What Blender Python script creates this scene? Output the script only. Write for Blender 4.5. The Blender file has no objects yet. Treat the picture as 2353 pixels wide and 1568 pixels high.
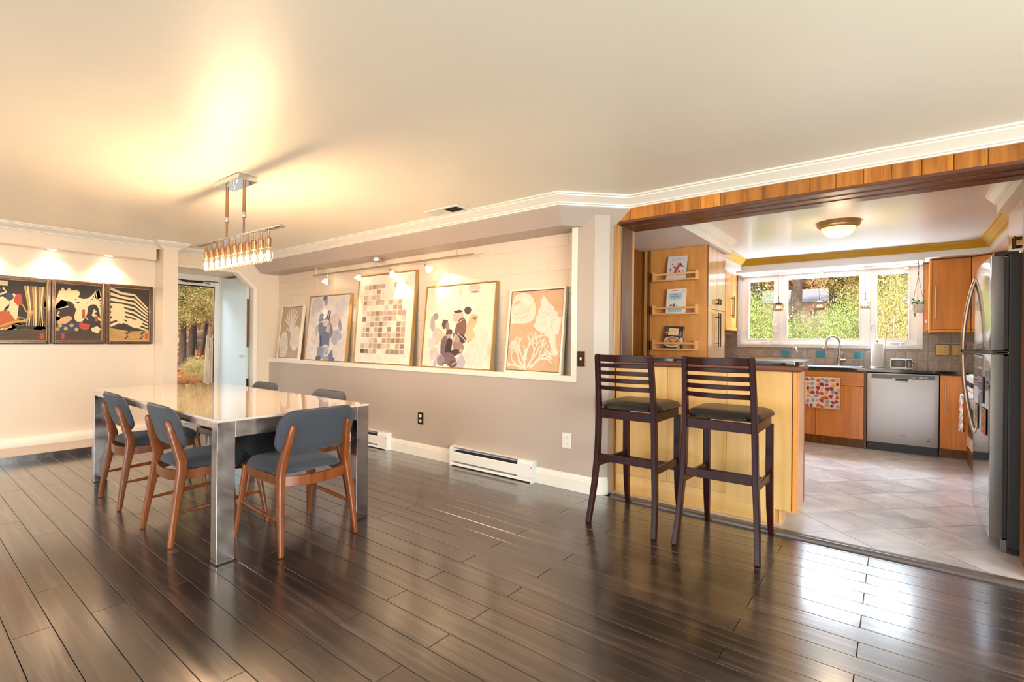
import bpy, bmesh, math, random
from math import sin, cos, pi, radians, sqrt
from mathutils import Vector, Matrix, noise as mnoise
SC = bpy.context.scene
COL = SC.collection

# ------------------------------------------------------------------ camera
FPX, YAW, PITCH, ROLL, CAMH = 1132.2, 0.66099, -9.4e-5, -0.0097027, 1.18
cam_d = bpy.data.cameras.new('camera'); cam = bpy.data.objects.new('camera', cam_d); COL.objects.link(cam)
cam_d.sensor_fit = 'HORIZONTAL'; cam_d.sensor_width = 36.0; cam_d.lens = FPX / 2353 * 36.0
cam_d.clip_start = 0.02; cam_d.clip_end = 300
_f = Vector((-sin(YAW) * cos(PITCH), cos(YAW) * cos(PITCH), sin(PITCH)))
_r = Vector((cos(YAW), sin(YAW), 0)); _d = _f.cross(_r)
_rr = cos(ROLL) * _r + sin(ROLL) * _d; _dd = -sin(ROLL) * _r + cos(ROLL) * _d
m = Matrix(((_rr.x, -_dd.x, -_f.x, 0), (_rr.y, -_dd.y, -_f.y, 0), (_rr.z, -_dd.z, -_f.z, CAMH), (0, 0, 0, 1)))
cam.matrix_world = m
SC.camera = cam

# ------------------------------------------------------------------ world, sun, added daylight panels at the windows, exposure
vs = SC.view_settings
vs.view_transform = 'Standard'; vs.look = 'None'; vs.gamma = 1.0; vs.use_curve_mapping = False
vs.exposure = 0.5
W = bpy.data.worlds.new('sky'); SC.world = W; W.use_nodes = True
nt = W.node_tree; nt.nodes.clear()
wo = nt.nodes.new('ShaderNodeOutputWorld'); wb = nt.nodes.new('ShaderNodeBackground')
sk = nt.nodes.new('ShaderNodeTexSky'); sk.sky_type = 'NISHITA'; sk.sun_disc = False
sk.sun_elevation = radians(48); sk.sun_rotation = radians(160); sk.air_density = 1.0; sk.dust_density = 1.5; sk.altitude = 50
wb.inputs['Strength'].default_value = 0.42
nt.links.new(sk.outputs[0], wb.inputs[0]); nt.links.new(wb.outputs[0], wo.inputs[0])

def light(name, kind, loc, energy, color=(1, 1, 1), aim=None, **kw):
    d = bpy.data.lights.new(name, kind); d.energy = energy; d.color = color
    for k, v in kw.items(): setattr(d, k, v)
    o = bpy.data.objects.new(name, d); COL.objects.link(o); o.location = loc
    if aim is not None:
        o.rotation_euler = (Vector(aim) - Vector(loc)).to_track_quat('-Z', 'Y').to_euler()
    return o
light('sun', 'SUN', (4, -6, 12), 5.5, (1.0, 0.93, 0.80), aim=(2.5, -2.0, 7.5), angle=radians(0.8))
# added fill panels at assumed windows behind and beside the camera, as daylight
light('fill_panel_back', 'AREA', (-2.2, -3.62, 1.25), 60, (0.93, 0.98, 1.0), aim=(-2.2, 0, 2.2), shape='RECTANGLE', size=4.6, size_y=1.9)
light('fill_panel_right', 'AREA', (3.12, 0.2, 1.25), 225, (0.97, 1.0, 0.93), aim=(0, 0.2, 2.2), shape='RECTANGLE', size=3.6, size_y=1.9)

light('fill_panel_kitchen', 'AREA', (-0.72, 8.35, 2.95), 820, (0.70, 0.82, 1.0), aim=(-0.6, 6.2, 1.0), shape='RECTANGLE', size=2.4, size_y=1.2)  # added panel above the window, out of view, boosting its daylight
light('fill_panel_kitchen_low', 'AREA', (-0.72, 8.5, 0.25), 430, (0.80, 0.89, 1.0), aim=(-0.6, 6.0, 2.2), shape='RECTANGLE', size=2.4, size_y=1.0)  # added panel below the sill, unseen, lifts the kitchen ceiling like ground bounce
light('fill_panel_door', 'AREA', (-8.45, 2.6, 2.85), 130, (0.95, 0.98, 1.0), aim=(-7.2, 2.8, 1.0), shape='RECTANGLE', size=1.2, size_y=0.8)  # added panel outside above the glass door, unseen, brightens the recess

# ------------------------------------------------------------------ helpers
def link(o, parent=None):
    COL.objects.link(o)
    if parent is not None: o.parent = parent
    return o
def thing(name, label, cat, loc=(0, 0, 0), rz=0.0, group=None, rot=None):
    o = bpy.data.objects.new(name, None); COL.objects.link(o); o.location = loc
    o.rotation_euler = rot if rot is not None else (0, 0, rz)
    o.empty_display_size = 0.1
    return tag(o, label, cat, group)
def tag(o, label, cat=None, group=None, kind=None):
    o['label'] = label
    if cat: o['category'] = cat
    if group: o['group'] = group
    if kind: o['kind'] = kind
    return o
def dup(root, loc, rz=None, label=None, group=None):
    r = root.copy(); COL.objects.link(r); r.location = loc
    if rz is not None: r.rotation_euler = (0, 0, rz)
    if label: r['label'] = label
    if group: r['group'] = group
    for ch in list(root.children):
        c = ch.copy(); COL.objects.link(c); c.parent = r
        for g in ch.children:
            d = g.copy(); COL.objects.link(d); d.parent = c
    return r

class MB:
    """collects vertices and faces of one mesh object"""
    def __init__(s): s.v = []; s.f = []; s.c = []; s.col = None
    def add(s, vs, fs):
        n = len(s.v); s.v += [tuple(p) for p in vs]; s.f += [tuple(i + n for i in f) for f in fs]
        if s.col is not None: s.c += [s.col] * len(fs)
        return s
    def box(s, x0, x1, y0, y1, z0, z1):
        return s.add([(x0, y0, z0), (x1, y0, z0), (x1, y1, z0), (x0, y1, z0), (x0, y0, z1), (x1, y0, z1), (x1, y1, z1), (x0, y1, z1)],
                     [(0, 3, 2, 1), (4, 5, 6, 7), (0, 1, 5, 4), (1, 2, 6, 5), (2, 3, 7, 6), (3, 0, 4, 7)])
    def hexa(s, bot, top):
        return s.add(list(bot) + list(top), [(3, 2, 1, 0), (4, 5, 6, 7), (0, 1, 5, 4), (1, 2, 6, 5), (2, 3, 7, 6), (3, 0, 4, 7)])
    def prism(s, poly, a0, a1, axis='z'):
        """poly: 2-D points; axis z -> (x,y), axis x -> (y,z), axis y -> (x,z)"""
        n = len(poly)
        def P(p, a):
            if axis == 'z': return (p[0], p[1], a)
            if axis == 'x': return (a, p[0], p[1])
            return (p[0], a, p[1])
        vs = [P(p, a0) for p in poly] + [P(p, a1) for p in poly]
        fs = [tuple(range(n - 1, -1, -1)), tuple(range(n, 2 * n))] + [(i, (i + 1) % n, n + (i + 1) % n, n + i) for i in range(n)]
        return s.add(vs, fs)
    def tube(s, pts, r, n=10, caps=True, flat=None, up=(0, 0, 1)):
        """round (or elliptic: flat = (a, b) factors) tube through pts, r a number or a list"""
        pts = [Vector(p) for p in pts]; k = len(pts)
        rs = r if isinstance(r, (list, tuple)) else [r] * k
        vs = []; fs = []
        ref = Vector(up)
        for i, p in enumerate(pts):
            t = (pts[min(i + 1, k - 1)] - pts[max(i - 1, 0)]).normalized()
            a = t.cross(ref)
            if a.length < 1e-3: a = t.cross(Vector((1, 0, 0)))
            a.normalize(); b = t.cross(a).normalized()
            fa, fb = flat if flat else (1, 1)
            for j in range(n):
                q = 2 * pi * j / n
                vs.append(p + a * (cos(q) * rs[i] * fa) + b * (sin(q) * rs[i] * fb))
        for i in range(k - 1):
            for j in range(n):
                fs.append((i * n + j, i * n + (j + 1) % n, (i + 1) * n + (j + 1) % n, (i + 1) * n + j))
        if caps:
            fs.append(tuple(range(n - 1, -1, -1))); fs.append(tuple(range((k - 1) * n, k * n)))
        return s.add(vs, fs)
    def bar(s, pts, w, h, up=(0, 0, 1)):
        """rectangular section w (sideways) x h (along up-ish) swept through pts; w,h numbers or lists"""
        pts = [Vector(p) for p in pts]; k = len(pts)
        ws = w if isinstance(w, (list, tuple)) else [w] * k
        hs = h if isinstance(h, (list, tuple)) else [h] * k
        vs = []; fs = []
        for i, p in enumerate(pts):
            t = (pts[min(i + 1, k - 1)] - pts[max(i - 1, 0)]).normalized()
            a = t.cross(Vector(up)).normalized(); b = a.cross(t).normalized()
            for sx, sy in ((-1, -1), (1, -1), (1, 1), (-1, 1)):
                vs.append(p + a * (sx * ws[i] / 2) + b * (sy * hs[i] / 2))
        for i in range(k - 1):
            for j in range(4): fs.append((i * 4 + j, i * 4 + (j + 1) % 4, i * 4 + 4 + (j + 1) % 4, i * 4 + 4 + j))
        fs.append((3, 2, 1, 0)); fs.append(tuple(range((k - 1) * 4, k * 4)))
        return s.add(vs, fs)
    def lathe(s, prof, n=24, c=(0, 0, 0), mat=None):
        """prof: (radius, z) from bottom to top"""
        vs = []; fs = []; k = len(prof)
        for r, z in prof:
            for j in range(n):
                q = 2 * pi * j / n; vs.append(Vector((r * cos(q), r * sin(q), z)))
        for i in range(k - 1):
            for j in range(n): fs.append((i * n + j, i * n + (j + 1) % n, (i + 1) * n + (j + 1) % n, (i + 1) * n + j))
        fs.append(tuple(range(n - 1, -1, -1))); fs.append(tuple(range((k - 1) * n, k * n)))
        if mat is not None: vs = [mat @ v for v in vs]
        return s.add([v + Vector(c) for v in vs], fs)
    def sweep(s, path, prof, closed_prof=True, ends=None):
        """moulding: path of plan points (x,y); room lies to the RIGHT of the walking direction;
        prof = [(d, z)], d measured from the path line into the room; mitred corners"""
        P = [Vector((p[0], p[1])) for p in path]; k = len(P); vs = []; fs = []; n = len(prof)
        nor = []
        for i in range(k - 1):
            t = (P[i + 1] - P[i]).normalized(); nor.append(Vector((t.y, -t.x)))
        for i in range(k):
            if i == 0: mi = nor[0]
            elif i == k - 1: mi = nor[-1]
            else: mi = (nor[i - 1] + nor[i]) / (1 + nor[i - 1].dot(nor[i]))
            for d, z in prof: vs.append((P[i].x + mi.x * d, P[i].y + mi.y * d, z))
        for i in range(k - 1):
            for j in range(n if closed_prof else n - 1):
                fs.append((i * n + j, i * n + (j + 1) % n, (i + 1) * n + (j + 1) % n, (i + 1) * n + j))
        if closed_prof:
            fs.append(tuple(range(n - 1, -1, -1))); fs.append(tuple(range((k - 1) * n, k * n)))
        return s.add(vs, fs)
    def xf(s, mat):
        s.v = [tuple(mat @ Vector(p)) for p in s.v]; return s
    def build(s, name, mat, parent=None, bevel=0.0, seg=2, smooth=False, angle=40, sub=0, loc=None):
        me = bpy.data.meshes.new(name); me.from_pydata(s.v, [], s.f); me.update()
        if s.c:
            at = me.color_attributes.new('Col', 'FLOAT_COLOR', 'CORNER')
            li = 0
            for p, c in zip(me.polygons, s.c):
                for _ in p.vertices: at.data[li].color = (*c, 1); li += 1
        bm = bmesh.new(); bm.from_mesh(me)
        bmesh.ops.remove_doubles(bm, verts=bm.verts, dist=1e-6) if not s.c else None
        if not s.c: bmesh.ops.recalc_face_normals(bm, faces=bm.faces)
        if bevel > 0:
            ed = [e for e in bm.edges if len(e.link_faces) == 2 and e.calc_face_angle(0) > radians(30)]
            bmesh.ops.bevel(bm, geom=ed, offset=bevel, offset_type='OFFSET', segments=seg, profile=0.6, affect='EDGES', clamp_overlap=True)
        if sub:
            bmesh.ops.subdivide_edges(bm, edges=bm.edges, cuts=sub, use_grid_fill=True)
        bm.to_mesh(me); bm.free()
        if bevel > 0 and not smooth and angle == 40: angle = 8
        if smooth or bevel > 0:
            me.polygons.foreach_set('use_smooth', [True] * len(me.polygons))
            me.set_sharp_from_angle(angle=radians(angle))
        if isinstance(mat, (list, tuple)):
            for q in mat: me.materials.append(q)
        else: me.materials.append(mat)
        o = bpy.data.objects.new(name, me); link(o, parent)
        if loc is not None: o.location = loc
        return o
def struct(o, label=None):
    o['kind'] = 'structure'
    if label: o['label'] = label
    return o
def box(x0, x1, y0, y1, z0, z1): return MB().box(x0, x1, y0, y1, z0, z1)
def arcpts(cx, cy, r, a0, a1, n): return [(cx + r * cos(radians(a0 + (a1 - a0) * i / n)), cy + r * sin(radians(a0 + (a1 - a0) * i / n))) for i in range(n + 1)]
def rrect(x0, x1, y0, y1, r, n=5):
    return arcpts(x1 - r, y1 - r, r, 0, 90, n) + arcpts(x0 + r, y1 - r, r, 90, 180, n) + arcpts(x0 + r, y0 + r, r, 180, 270, n) + arcpts(x1 - r, y0 + r, r, 270, 360, n)

# ------------------------------------------------------------------ materials
def srgb(r, g, b):
    f = lambda c: (c / 255 / 12.92) if c / 255 <= 0.04045 else ((c / 255 + 0.055) / 1.055) ** 2.4
    return (f(r), f(g), f(b))
class N:
    def __init__(s, name):
        s.m = bpy.data.materials.new(name); s.m.use_nodes = True; s.t = s.m.node_tree; s.t.nodes.clear()
        s.out = s.new('ShaderNodeOutputMaterial'); s.b = s.new('ShaderNodeBsdfPrincipled'); s.l(s.b.outputs[0], s.out.inputs[0])
    def new(s, t, **kw):
        n = s.t.nodes.new(t)
        for k, v in kw.items(): setattr(n, k, v)
        return n
    def l(s, a, b): s.t.links.new(a, b)
    def set(s, **kw):
        for k, v in kw.items():
            k = {'color': 'Base Color', 'rough': 'Roughness', 'metal': 'Metallic', 'spec': 'Specular IOR Level', 'coat': 'Coat Weight', 'coatr': 'Coat Roughness', 'ior': 'IOR', 'trans': 'Transmission Weight', 'emit': 'Emission Color', 'estr': 'Emission Strength', 'alpha': 'Alpha', 'sheen': 'Sheen Weight', 'aniso': 'Anisotropic', 'coatior': 'Coat IOR'}[k]
            if k in ('Base Color', 'Emission Color'): v = (*v, 1)
            s.b.inputs[k].default_value = v
        return s
    def coord(s, kind='Object', scale=(1, 1, 1), rot=(0, 0, 0), rnd=0.0):
        tc = s.new('ShaderNodeTexCoord'); mp = s.new('ShaderNodeMapping')
        mp.inputs['Scale'].default_value = scale; mp.inputs['Rotation'].default_value = rot
        src = tc.outputs[kind]
        if rnd:
            oi = s.new('ShaderNodeObjectInfo'); mu = s.new('ShaderNodeMath', operation='MULTIPLY'); mu.inputs[1].default_value = rnd
            s.l(oi.outputs['Random'], mu.inputs[0]); ad = s.new('ShaderNodeVectorMath', operation='ADD')
            s.l(src, ad.inputs[0]); s.l(mu.outputs[0], ad.inputs[1]); src = ad.outputs[0]
        s.l(src, mp.inputs['Vector']); return mp.outputs[0]
    def noise(s, vec, scale=5, detail=4, rough=0.55, dist=0.0):
        n = s.new('ShaderNodeTexNoise'); n.inputs['Scale'].default_value = scale; n.inputs['Detail'].default_value = detail
        n.inputs['Roughness'].default_value = rough; n.inputs['Distortion'].default_value = dist
        s.l(vec, n.inputs['Vector']); return n.outputs['Fac']
    def ramp(s, fac, stops):
        r = s.new('ShaderNodeValToRGB'); e = r.color_ramp.elements
        while len(e) < len(stops): e.new(0.5)
        for i, (p, c) in enumerate(stops): e[i].position = p; e[i].color = (*c, 1)
        s.l(fac, r.inputs[0]); return r.outputs[0]
    def mix(s, fac, a, b, mode='MIX'):
        n = s.new('ShaderNodeMix', data_type='RGBA', blend_type=mode)
        for sock, val in ((n.inputs[0], fac), (n.inputs[6], a), (n.inputs[7], b)):
            if hasattr(val, 'is_linked'): s.l(val, sock)
            elif isinstance(val, tuple): sock.default_value = (*val, 1)
            else: sock.default_value = val
        return n.outputs[2]
    def bump(s, h, strength=0.2, dist=0.01):
        b = s.new('ShaderNodeBump'); b.inputs['Strength'].default_value = strength; b.inputs['Distance'].default_value = dist
        s.l(h, b.inputs['Height']); s.l(b.outputs[0], s.b.inputs['Normal']); return s
    def rnd(s):
        return s.new('ShaderNodeObjectInfo').outputs['Random']
def plain(name, col, rough=0.5, **kw):
    return N(name).set(color=col, rough=rough, **kw).m
def paint(name, col, rough=0.5, bump=0.06, scale=120, **kw):
    n = N(name).set(rough=rough, **kw); v = n.coord()
    c = n.noise(v, 1.3, 3); n.l(n.ramp(c, [(0.3, tuple(x * 0.96 for x in col)), (0.7, col)]), n.b.inputs['Base Color'])
    if bump: n.bump(n.noise(v, scale, 2), bump, 0.002)
    return n.m
def wood(name, c0, c1, c2, axis='x', scale=1.0, rough=0.35, rnd=7.0, bump=0.05, coat=0.0, var=0.25):
    """straight-grain wood; grain runs along axis of the object's own coordinates"""
    n = N(name).set(rough=rough, coat=coat, coatr=0.12)
    st = {'x': (0.9, 14, 14), 'y': (14, 0.9, 14), 'z': (14, 14, 0.9)}[axis]
    v = n.coord('Object', tuple(q * scale for q in st), rnd=rnd)
    g = n.noise(v, 1.6, 8, 0.62, 0.6)
    st2 = {'x': (0.35, 3, 3), 'y': (3, 0.35, 3), 'z': (3, 3, 0.35)}[axis]
    v2 = n.coord('Object', tuple(q * scale for q in st2), rnd=rnd); g2 = n.noise(v2, 1.0, 3)
    col = n.ramp(g, [(0.3, c0), (0.52, c1), (0.72, c2)])
    sh = n.ramp(g2, [(0.3, (1 - var,) * 3), (0.7, (1 + var * 0.4,) * 3)])
    col = n.mix(1.0, col, sh, 'MULTIPLY')
    if rnd:
        tone = n.ramp(n.rnd(), [(0.0, (1 - var,) * 3), (1.0, (1 + var * 0.5,) * 3)])
        col = n.mix(1.0, col, tone, 'MULTIPLY')
    n.l(col, n.b.inputs['Base Color'])
    if bump: n.bump(g, bump, 0.004)
    return n.m
M = {}
# painted surfaces
M['ceiling'] = paint('ceiling_paint', srgb(247, 242, 226), 0.40, 0.015, 60, spec=0.5)
M['kceiling'] = paint('kitchen_ceiling_paint', srgb(232, 230, 228), 0.22, 0.01, 60, spec=0.5)
M['wall'] = paint('wall_paint', srgb(186, 172, 161), 0.42, 0.03)
M['wall_left'] = paint('cream_wall_paint', srgb(234, 219, 200), 0.33, 0.03)
M['block'] = paint('block_paint', srgb(232, 214, 194), 0.45, 0.10, 60)
M['trim'] = paint('white_trim_paint', srgb(238, 232, 220), 0.28, 0.0)
M['white'] = plain('white_enamel', srgb(238, 235, 230), 0.25)
M['kwhite'] = paint('kitchen_white_paint', srgb(238, 236, 232), 0.3, 0.0)
M['yellow'] = plain('mustard_trim_paint', srgb(205, 158, 30), 0.25)
M['doorblue'] = plain('pale_blue_door_paint', srgb(206, 224, 232), 0.4)
M['dark'] = plain('dark_void', (0.012, 0.011, 0.010), 0.6)
# floor: dark hand-scraped boards, strong sheen
def floor_mat():
    n = N('dark_floor_board').set(rough=0.30, spec=0.8, coat=1.0, coatr=0.17, coatior=1.7)
    v = n.coord('Object', (1.1, 26, 26), rnd=9); g = n.noise(v, 1.2, 9, 0.66, 0.5)
    v2 = n.coord('Object', (0.5, 6, 6), rnd=5); g2 = n.noise(v2, 1.1, 4, 0.6, 0.8)
    c = n.ramp(g, [(0.32, srgb(22, 17, 17)), (0.50, srgb(46, 36, 34)), (0.66, srgb(88, 72, 66))])
    c = n.mix(1.0, c, n.ramp(g2, [(0.30, (0.38, 0.37, 0.38)), (0.64, (1.30, 1.27, 1.25))]), 'MULTIPLY')
    c = n.mix(1.0, c, n.ramp(n.rnd(), [(0, (0.72, 0.71, 0.70)), (1, (1.12, 1.12, 1.12))]), 'MULTIPLY')
    n.l(c, n.b.inputs['Base Color'])
    n.bump(n.mix(0.5, g, g2), 0.16, 0.006)
    return n.m
M['floor'] = floor_mat()
def tile_mat(name, c0, c1, rough, sc=5, bump=0.1):
    n = N(name).set(rough=rough, spec=0.5)
    v = n.coord('Object', (1, 1, 1), rnd=11); g = n.noise(v, sc, 6, 0.6, 0.7)
    c = n.ramp(g, [(0.32, c0), (0.68, c1)])
    c = n.mix(1.0, c, n.ramp(n.rnd(), [(0, (0.88,) * 3), (1, (1.05,) * 3)]), 'MULTIPLY')
    n.l(c, n.b.inputs['Base Color']); n.bump(n.noise(v, sc * 3, 6, 0.6), bump, 0.006); return n.m
M['ftile'] = tile_mat('floor_slate_tile', srgb(178, 172, 174), srgb(214, 207, 204), 0.18, 4, 0.12)
M['btile'] = tile_mat('backsplash_stone_tile', srgb(150, 132, 118), srgb(186, 168, 152), 0.35, 22, 0.25)
M['teal'] = plain('teal_glass_tile', srgb(62, 138, 158), 0.08, coat=0.6)
M['grout'] = plain('cream_grout', srgb(212, 196, 172), 0.8)
M['fgrout'] = plain('dark_floor_grout', srgb(70, 66, 66), 0.8)
# woods
M['maple_z'] = wood('honey_maple_upright', srgb(208, 122, 40), srgb(228, 144, 52), srgb(240, 160, 68), 'z', 0.7, 0.3, 7, 0.02, 0.3, 0.12)
M['maple_x'] = wood('honey_maple_level', srgb(208, 122, 40), srgb(228, 144, 52), srgb(240, 160, 68), 'x', 0.7, 0.3, 7, 0.02, 0.3, 0.12)
M['pantry'] = wood('pantry_maple', srgb(198, 132, 66), srgb(212, 148, 78), srgb(222, 160, 90), 'z', 0.6, 0.32, 7, 0.01, 0.2, 0.06)
M['birch_z'] = wood('birch_panel', srgb(206, 158, 88), srgb(222, 176, 106), srgb(234, 192, 124), 'z', 0.30, 0.32, 7, 0.02, 0.2, 0.07)
M['birch_x'] = wood('birch_panel_level', srgb(206, 158, 88), srgb(222, 176, 106), srgb(234, 192, 124), 'x', 0.30, 0.32, 7, 0.02, 0.2, 0.07)
M['beech'] = wood('pale_beech', srgb(222, 170, 108), srgb(232, 184, 124), srgb(240, 196, 140), 'x', 0.8, 0.4, 5, 0.0, 0, 0.06)
M['cedar'] = wood('amber_board', srgb(150, 84, 22), srgb(196, 122, 40), srgb(222, 150, 62), 'z', 1.0, 0.3, 9, 0.03, 0.3, 0.3)
M['jamb_l'] = wood('light_jamb_board', srgb(176, 116, 56), srgb(204, 148, 84), srgb(220, 170, 108), 'z', 1.0, 0.4, 9, 0.03, 0.1, 0.2)
M['jamb_d'] = wood('brown_jamb_board', srgb(84, 54, 34), srgb(112, 76, 50), srgb(134, 96, 68), 'z', 0.9, 0.4, 9, 0.05, 0.1, 0.2)
M['jamb_o'] = wood('orange_brown_board', srgb(110, 62, 18), srgb(140, 84, 30), srgb(166, 104, 44), 'z', 0.9, 0.4, 9, 0.03, 0.1, 0.2)
M['redbrown'] = wood('red_brown_beam', srgb(84, 44, 28), srgb(116, 66, 44), srgb(142, 86, 60), 'x', 1.0, 0.38, 9, 0.05, 0.1, 0.25)
M['chairwood'] = wood('walnut_stained_beech', srgb(98, 46, 15), srgb(130, 67, 25), srgb(154, 86, 38), 'z', 1.2, 0.3, 5, 0.0, 0.3, 0.12)
M['stoolwood'] = wood('dark_cherry_lacquer', srgb(28, 6, 6), srgb(44, 10, 9), srgb(58, 15, 13), 'z', 1.0, 0.30, 5, 0.0, 0.05, 0.15)
M['stoolwood'].node_tree.nodes['Principled BSDF'].inputs['Specular IOR Level'].default_value = 0.22
M['frame_dark'] = wood('dark_brown_frame', srgb(58, 34, 18), srgb(86, 52, 28), srgb(118, 76, 42), 'y', 1.5, 0.3, 5, 0.0, 0.4, 0.1)
M['frame_gold'] = wood('gilded_oak_frame', srgb(150, 112, 54), srgb(180, 140, 78), srgb(200, 162, 98), 'z', 1.5, 0.4, 5, 0.0, 0.1, 0.1)
M['frame_white'] = plain('white_frame_lacquer', srgb(240, 226, 208), 0.35)
# metals, stone, glass, fabric
M['chrome'] = plain('polished_chrome', (0.78, 0.77, 0.78), 0.09, metal=1.0)
M['chrome_w'] = N('worn_chrome').set(color=(0.62, 0.60, 0.62), metal=1.0, rough=0.16)
_n = M['chrome_w']; _v = _n.coord(); _g = _n.noise(_v, 9, 5); _n.l(_n.ramp(_g, [(0.35, (0.08,) * 3), (0.7, (0.28,) * 3)]), _n.b.inputs['Roughness']); _n.bump(_n.noise(_v, 7, 2), 0.05, 0.01); M['chrome_w'] = _n.m
M['nickel'] = plain('brushed_nickel', srgb(190, 182, 172), 0.28, metal=1.0)
M['steel'] = plain('stainless_steel', srgb(190, 188, 190), 0.42, metal=1.0)
M['fsteel'] = plain('fridge_steel', srgb(186, 190, 200), 0.09, metal=1.0)
M['fgrey'] = plain('fridge_grey_edge', srgb(124, 120, 118), 0.35, metal=0.6)
M['fdark'] = plain('fridge_charcoal_side', srgb(44, 39, 37), 0.5)
M['black'] = plain('black_plastic', (0.012, 0.012, 0.013), 0.35)
M['bronze'] = plain('dark_bronze', srgb(62, 46, 34), 0.35, metal=0.8)
M['brass'] = plain('aged_brass', srgb(178, 140, 84), 0.3, metal=1.0)
def granite():
    n = N('black_granite').set(rough=0.08, coat=0.5)
    v = n.coord(); vo = n.new('ShaderNodeTexVoronoi'); vo.inputs['Scale'].default_value = 160; n.l(v, vo.inputs['Vector'])
    c = n.ramp(vo.outputs['Distance'], [(0.0, (0.30, 0.29, 0.27)), (0.16, (0.03, 0.028, 0.027)), (0.5, (0.012, 0.011, 0.011))])
    n.l(c, n.b.inputs['Base Color']); return n.m
M['granite'] = granite()
M['tabletop'] = plain('white_glass_top', srgb(214, 200, 188), 0.06, coat=0.8, coatr=0.03)
def fabric(name, c0, c1, sc=420, rough=0.85, sheen=0.15):
    n = N(name).set(rough=rough, sheen=sheen)
    v = n.coord(); g = n.noise(v, sc, 2, 0.6); n.l(n.ramp(g, [(0.3, c0), (0.7, c1)]), n.b.inputs['Base Color'])
    n.bump(g, 0.2, 0.002); return n.m
M['denim'] = fabric('blue_grey_upholstery', srgb(46, 49, 58), srgb(70, 74, 84))
M['blackcloth'] = fabric('black_knit', (0.002, 0.002, 0.0025), (0.006, 0.006, 0.007), 500, 0.95, 0.0)
M['leather'] = N('black_leatherette').set(color=srgb(36, 32, 30), rough=0.34).m
def glass(name, col=(1, 1, 1), gl=0.08, rough=0.0, k=0.5):
    n = N(name); t = n.new('ShaderNodeBsdfTransparent'); t.inputs[0].default_value = (*col, 1)
    g = n.new('ShaderNodeBsdfGlossy'); g.inputs['Roughness'].default_value = rough
    lw = n.new('ShaderNodeLayerWeight'); lw.inputs['Blend'].default_value = 0.25
    mu = n.new('ShaderNodeMath', operation='MULTIPLY_ADD'); mu.inputs[1].default_value = k; mu.inputs[2].default_value = gl
    n.l(lw.outputs['Fresnel'], mu.inputs[0])
    mx = n.new('ShaderNodeMixShader'); n.l(mu.outputs[0], mx.inputs[0]); n.l(t.outputs[0], mx.inputs[1]); n.l(g.outputs[0], mx.inputs[2])
    n.l(mx.outputs[0], n.out.inputs[0]); return n.m
M['pane'] = glass('window_pane', (0.97, 0.98, 0.97), 0.0, k=0.22)
M['bulbglass'] = glass('clear_bulb_glass', (1.0, 0.94, 0.84), 0.05)
M['crystal'] = glass('amber_crystal', (0.95, 0.86, 0.74), 0.16, 0.05)
def emit(name, col, st): return N(name).set(color=(0.8, 0.8, 0.8), emit=col, estr=st).m
M['filament'] = emit('glowing_filament', (1.0, 0.74, 0.42), 40)
M['nickel_ceiling'] = plain('ceiling_tinted_nickel', srgb(150, 112, 82), 0.32, metal=0.85)  # sockets and rods: the warm ceiling's reflection put into the metal colour
M['shade_glow'] = emit('lit_frosted_shade', (1.0, 0.78, 0.48), 6)
M['lamp_white'] = emit('lit_downlight_lens', (1.0, 0.85, 0.62), 14)
M['dome_glow'] = emit('lit_alabaster_bowl', (1.0, 0.62, 0.26), 0.9)
M['spark'] = emit('pendant_spark', (1.0, 0.8, 0.5), 25)
# printed / painted colours that belong to the thing itself
def printed(name='printed_colours', rough=0.55, brush=0.0):
    n = N(name).set(rough=rough); a = n.new('ShaderNodeVertexColor'); a.layer_name = 'Col'
    c = a.outputs[0]
    if brush:
        v = n.coord(); g = n.noise(v, 9, 6, 0.65, 1.2); c = n.mix(1.0, c, n.ramp(g, [(0.3, (1 - brush,) * 3), (0.7, (1 + brush * .5,) * 3)]), 'MULTIPLY')
    n.l(c, n.b.inputs['Base Color']); return n.m
M['print'] = printed(); M['brushed_print'] = printed('brushed_paint', 0.6, 0.14)

# ================================================================== STRUCTURE
CZ = 2.29                      # ceiling height
XL, YB = -6.98, 3.39           # left wall, long wall
random.seed(7)
# ---- dining floor: boards laid along x, alternate rows of joints
fl = struct(box(-7.0, 3.1, -3.6, 3.47, -0.10, -0.012).build('floor', M['dark']), 'dark wood board floor of the dining room')
PW, PL = 0.1218, 1.2955
rows = range(-28, 4)
cache = {}
for k in rows:
    y0 = 3.0 + k * PW
    if y0 < -0.9: continue
    y1 = min(y0 + PW, 3.43)
    off = -0.107 if k % 2 == 0 else -0.515
    if k >= 3: off = -0.3
    x = off - 6 * PL
    while x < 1.9:
        a, b = max(x, -6.95), min(x + PL, 1.9)
        if b - a > 0.02 and not (y1 < 0.0 and b < -4.2):
            w, l = round(y1 - y0, 4), round(b - a, 4)
            g = 0.0011
            if (w, l) not in cache:
                cache[(w, l)] = box(-l / 2 + g, l / 2 - g, -w / 2 + g, w / 2 - g, -0.012, 0).build('plank', M['floor'], fl, bevel=0.0012, seg=1)
                o = cache[(w, l)]
            else:
                o = bpy.data.objects.new('plank', cache[(w, l)].data); link(o, fl)
            o.location = ((a + b) / 2, (y0 + y1) / 2, 0)
        x += PL
o = box(-6.95, 3.1, -3.55, 3.0 - 32 * PW - 0.002, -0.012, 0).build('floor_rest', M['floor'], fl)
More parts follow.
